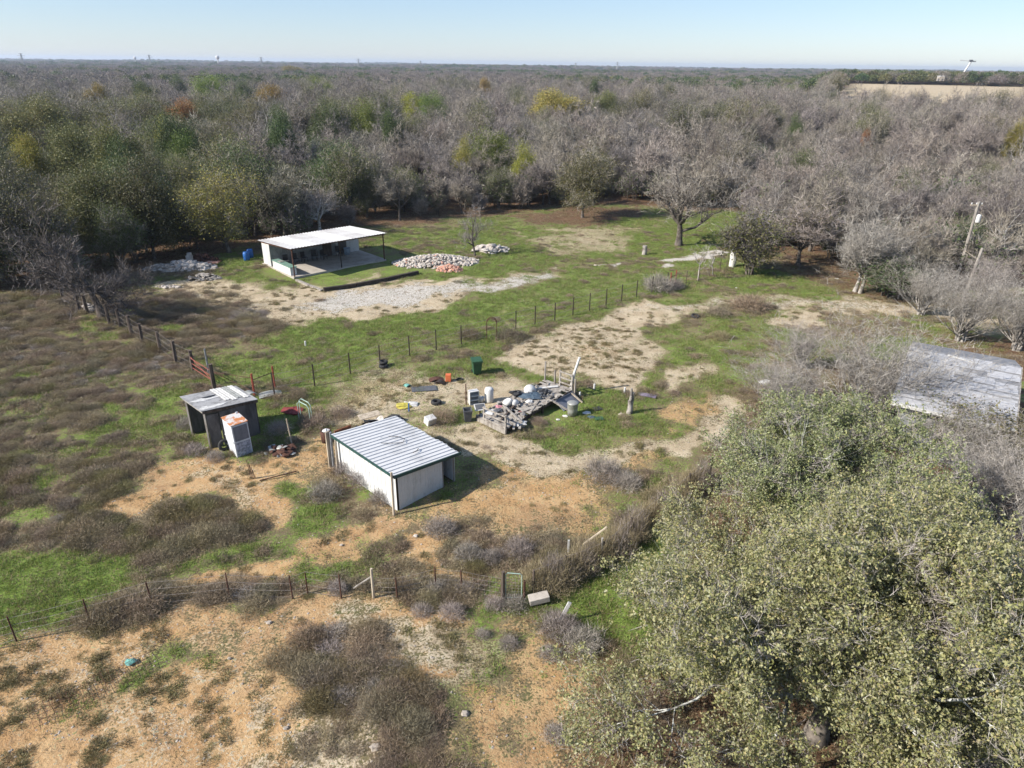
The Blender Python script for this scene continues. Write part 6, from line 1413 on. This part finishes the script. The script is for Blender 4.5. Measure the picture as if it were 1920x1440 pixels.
T_SHR2 = proto(302, 6.5, 4.5, 'bare_tree', trunk_h=1.2, trunk_r=.12, n1=4, multi=4, counts=(0, 5, 5, 4), tw=(3, .5, .013), curve=.09, ang=(14, 24), ratio=.68, l1=.6, elev=(35, 78), bark=M_BARKP, twmat=M_TWIGP, up=.10)
feature(T_SHR2, 'bare_tree', 'brownish-grey bare tree at the right edge beside the big oak', base=(1935, 1160), h=6.6, width=330)
feature(T_SHR2, 'bare_tree', 'bare twiggy tree at the right edge in front of the grey roof', base=(1850, 980), h=4.2, width=260, rz=2)
feature(T_SHR2, 'bare_tree', 'low bare twiggy tree against the wall under the grey roof', base=(1800, 900), h=3.6, width=230, rz=4)
print('SHR', T_SHR.h, T_SHR.R, T_SHR2.h, T_SHR2.R)
for bx_, by_, bw_, lb_ in ((1775, 868, 150, 'dark leafy bush against the left end of the grey-roofed house wall'), (1880, 895, 150, 'dark leafy bush against the right end of the grey-roofed house wall')):
    feature(B_ROUND, 'round_bush', lb_, base=(bx_, by_), h=3.3, width=bw_, rz=bx_, leafm=M_LF_OLIVE)
# individual dry bushes of the yard
BDRY = [weed(400 + i, .75, .62, M_WEEDG, 2000, ln=.26, w_=.012, name='dry_bush') for i in range(3)]; BBR = [weed(410 + i, .8, .6, M_WEED, 2600, ln=.17, w_=.012, name='brown_bush') for i in range(2)]
bl = [(880, 1045, .75, 0, 'round grey dry bush left of the twin grey bushes above the gate'), (975, 1040, .85, 0, 'larger round grey dry bush above the narrow gate'), (918, 1052, .55, 0, 'low grey bush between the two round grey ones'), (825, 998, .9, 0, 'wiry grey bush above the orange soil patch'), (1130, 895, 1.2, 0, 'wide grey dry bush in the weeds right of the shed'), (1175, 912, .9, 0, 'second grey dry bush beside the wide one right of the shed'),
 (790, 1150, .5, 0, 'small grey tumbleweed below the woven fence'), (848, 1155, .6, 0, 'second small grey tumbleweed below the woven fence'), (632, 1108, .5, 0, 'grey bush against the foreground fence left of the braced post'), (870, 1115, .6, 0, 'grey bush against the woven fence'), (820, 1110, .55, 0, 'grey bush at the middle of the woven fence'), (965, 1140, .6, 0, 'grey bush at the foot of the narrow gate'), (925, 1140, .5, 0, 'grey bush left of the narrow gate'),
 (1045, 1185, .9, 0, 'grey-green bush below the concrete block'), (1090, 1215, .9, 0, 'grey bush where the oak overhangs the bank'), (1030, 1230, .5, 0, 'small grey bush on the red bank'), (905, 1195, .35, 0, 'tiny grey bush on the pale soil'), (1040, 1385, .5, 0, 'grey-green bush near the bottom centre'), (955, 1215, .45, 0, 'small grey bush at the top of the green strip'),
 (680, 905, .9, 0, 'dry grey bush against the white shed wall'), (655, 885, .9, 0, 'dry grey bush at the left corner of the white shed'), (715, 935, .8, 0, 'dry grey bush at the near corner of the white shed'), (610, 930, .9, 0, 'dry grey bush out from the white shed'), (365, 850, .7, 0, 'grey bush at the front post of the plywood shed'), (405, 860, .6, 0, 'grey bush under the leaning tyre'), (350, 800, .7, 0, 'grey bush left of the plywood shed'),
 (525, 810, .8, 0, 'pale dead bush in the shade right of the cabinet'), (590, 800, 1.0, 1, 'brown bush below the pipe hoop'), (640, 780, .9, 1, 'brown bush behind the rusty drum'), (560, 745, .8, 1, 'brown bush in front of the red posts'), (880, 632, 1.2, 1, 'brown bush left of the garden arch'), (952, 636, 1.5, 1, 'large brown bush right of the garden arch'), (1232, 545, 1.8, 0, 'tall grey thicket at the far end of the wire fence'), (1265, 540, 1.2, 0, 'smaller grey thicket by the small red post frame'),
 (1405, 578, 2.0, 1, 'wide brown bush on the track'), (1345, 590, 1.3, 1, 'brown bush left of the wide one on the track'), (1350, 635, 1.0, 1, 'brown bush in the grass below the track'), (1010, 795, .6, 1, 'brown bush at the deck near right side'), (1170, 785, .5, 1, 'brown weeds round the dead stump'), (830, 790, 1.1, 1, 'low brown bush right of the white box'), (195, 1160, 1.2, 1, 'brown bush on the foreground fence at the left'), (265, 1145, 1.0, 1, 'brown bush right of the first on the foreground fence'), (1175, 985, 1.0, 1, 'dead vines on the fence before the big oak'), (1235, 940, 1.1, 1, 'dead vines on the fence nearer the big oak'), (1080, 1070, .7, 1, 'dead vines at the low end of the overgrown fence'), (1135, 1030, .8, 1, 'dead vines at the thin leaning post')]
for j, (x1, y1, s_, kk, lb) in enumerate(bl):
    o = link('dry_bush' if kk == 0 else 'brown_bush', (BDRY if kk == 0 else BBR)[j % (3 if kk == 0 else 2)]); o.location = P(x1, y1); o.rotation_euler = (0, 0, j * 1.3); o.scale = (s_, s_, s_ * (1.15 if kk == 0 else .95)); tag(o, lb, 'bush')

# ---------------------------------------------- far things
def far_base(px, dist):
    d = FW + RT * ((px - 960) / F) - UP * ((130 - 720) / F); a_ = math.atan2(d.x, d.y); x, y = dist * math.sin(a_), dist * math.cos(a_); return Vector((x, y, hz(x, y)))
def ztop(px, py, dist):
    d = FW + RT * ((px - 960) / F) - UP * ((py - 720) / F); return H + d.z / math.hypot(d.x, d.y) * dist
def tower(px, py, dist, label, s_=1.0):
    b = far_base(px, dist); zt = ztop(px, py, dist) - b.z; o = thing('water_tower', label, 'water tower', b); R = 5.2 * s_ * dist / 2400
    MB().lathe([(R * .35, 0), (R * .3, zt - R * 2.2)], 14).build('shaft', M_PLW, o, smooth=True); MB().lathe([(R * .3, zt - R * 2.2), (R, zt - R * 1.4), (R, zt - R * .5), (R * .6, zt - R * .1), (0, zt)], 20).build('tank', M_PLW, o, smooth=True)
tower(411, 104, 2400, 'tall white water tower on the left horizon'); tower(257, 106, 3000, 'small white water tower far on the left horizon', .7); tower(1391, 126, 2800, 'small white water tower on the right horizon', .8)
def pylon(px, py, dist, label):
    b = far_base(px, dist); h_ = ztop(px, py, dist) - b.z; o = thing('power_pylon', label, 'pylon', b); k_ = dist / 1500; q = MB(); w_ = h_ * .11
    for sx in (-1, 1):
        for sy in (-1, 1): q.tube([(sx * w_, sy * w_, 0), (sx * w_ * .35, sy * w_ * .35, h_ * .6), (sx * w_ * .2, sy * w_ * .2, h_)], .28 * k_, 4)
    for i in range(6): z = h_ * i / 6; z2 = h_ * (i + 1) / 6; s0 = w_ * (1 - .11 * i); q.tube([(-s0, 0, z), (s0 * .8, 0, z2)], .2 * k_, 3); q.tube([(s0, 0, z), (-s0 * .8, 0, z2)], .2 * k_, 3)
    q.build('lattice', M_GALV, o)
    for z, l_ in ((.72, .2), (.85, .26), (.97, .15)): MB().beam((-h_ * l_, 0, h_ * z), (h_ * l_, 0, h_ * z), .5 * k_, .5 * k_).build('crossarm', M_GALV, o)
for px, py, d_, lb in ((46, 100, 1500, 'lattice power pylon at the far left horizon'), (284, 103, 1700, 'lattice power pylon right of the small water tower'), (492, 107, 1700, 'lattice power pylon right of the tall water tower'), (673, 110, 2000, 'thin lattice pylon left of the horizon middle'), (789, 114, 2200, 'small lattice pylon at the middle of the horizon'), (1079, 118, 2400, 'thin mast on the horizon behind the white warehouse'), (1157, 116, 2400, 'thin mast on the horizon right of the white warehouse')): pylon(px, py, d_, lb)
def far_box(nm, label, cat, px, dist, w_, d_, h_, mt_, z0=None, doors=5):
    b = far_base(px, dist); 
    if z0 is not None: b.z = z0
    o = thing(nm, label, cat, b); o.rotation_euler = (0, 0, -math.atan2(b.x, b.y)); MB().box((0, 0, h_ / 2), (w_, d_, h_)).build('walls', mt_, o); MB().box((0, 0, h_ + .3), (w_ * 1.02, d_ * 1.02, .6)).build('roof', M_ROOFG, o)
    for i in range(doors): MB().box((-w_ / 2 + w_ * (i + .5) / doors, -d_ / 2 - .1, h_ * .3), (w_ / doors * .4, .2, h_ * .5)).build('window', M_GREYP, o)
zw = lambda px, py, dist: ztop(px, py, dist)
far_box('warehouse', 'long white warehouse near the horizon right of the middle', 'building', 1040, 1700, 40, 30, zw(1040, 131, 1700) - zw(1040, 136, 1700) + 1, M_WHITE, zw(1040, 136.5, 1700), 6)
far_box('warehouse', 'small white building right of the long white warehouse', 'building', 1085, 1800, 12, 12, 5, M_WHITE, zw(1085, 136.5, 1800), 2); far_box('warehouse', 'low white building far right of the long warehouse', 'building', 1110, 1900, 22, 12, 4, M_WHITE, zw(1110, 136, 1900), 3)
far_box('farmhouse', 'small pale farmhouse at the far end of the tan field', 'house', 1768, 640, 5, 5, 3, M_CONC, zw(1768, 152, 640), 2); far_box('farm_shed', 'low pale shed left of the farmhouse on the tan field', 'shed', 1758, 655, 6, 4, 2.5, M_WOODP, zw(1758, 152, 655), 1)
b = far_base(1808, 900); tm = thing('leaning_mast', 'tall leaning white mast with a cross arm at the right horizon', 'mast', b); zb, zt = ztop(1812, 138, 900) - b.z, ztop(1816, 114, 900) - b.z
MB().tube([(-3.5, 0, 0), (0, 0, zb), (5.2, 0, zt)], [1.0, .9, .8], 8).build('shaft', M_PLW, tm); MB().beam((-7, 0, zt + .4), (3, 0, zt - .2), .7, .6).build('arm', M_PLW, tm); MB().beam((3.2, 0, zt), (9.5, 0, zt - .6), 1.0, 1.1).build('arm', M_GALV, tm); MB().box((4.5, 0, zt + .1), (3, 2, 1.8)).build('hub', M_GREYP, tm)

# ---------------------------------------------- haze
hb = MB().box((0, 4500, 15), (15000, 11000, 58)).build('haze', None); hb['kind'] = 'stuff'; hb['label'] = 'thin pale blue haze over the far woodland'
hm = bpy.data.materials.new('haze'); hm.use_nodes = True; n = hm.node_tree; n.nodes.clear(); ov = n.nodes.new('ShaderNodeOutputMaterial'); pvn = n.nodes.new('ShaderNodeVolumePrincipled')
pvn.inputs['Color'].default_value = (.72, .83, 1, 1); pvn.inputs['Density'].default_value = .00013; pvn.inputs['Anisotropy'].default_value = .2; n.links.new(pvn.outputs[0], ov.inputs['Volume']); hb.data.materials.append(hm)
bpy.context.view_layer.update()
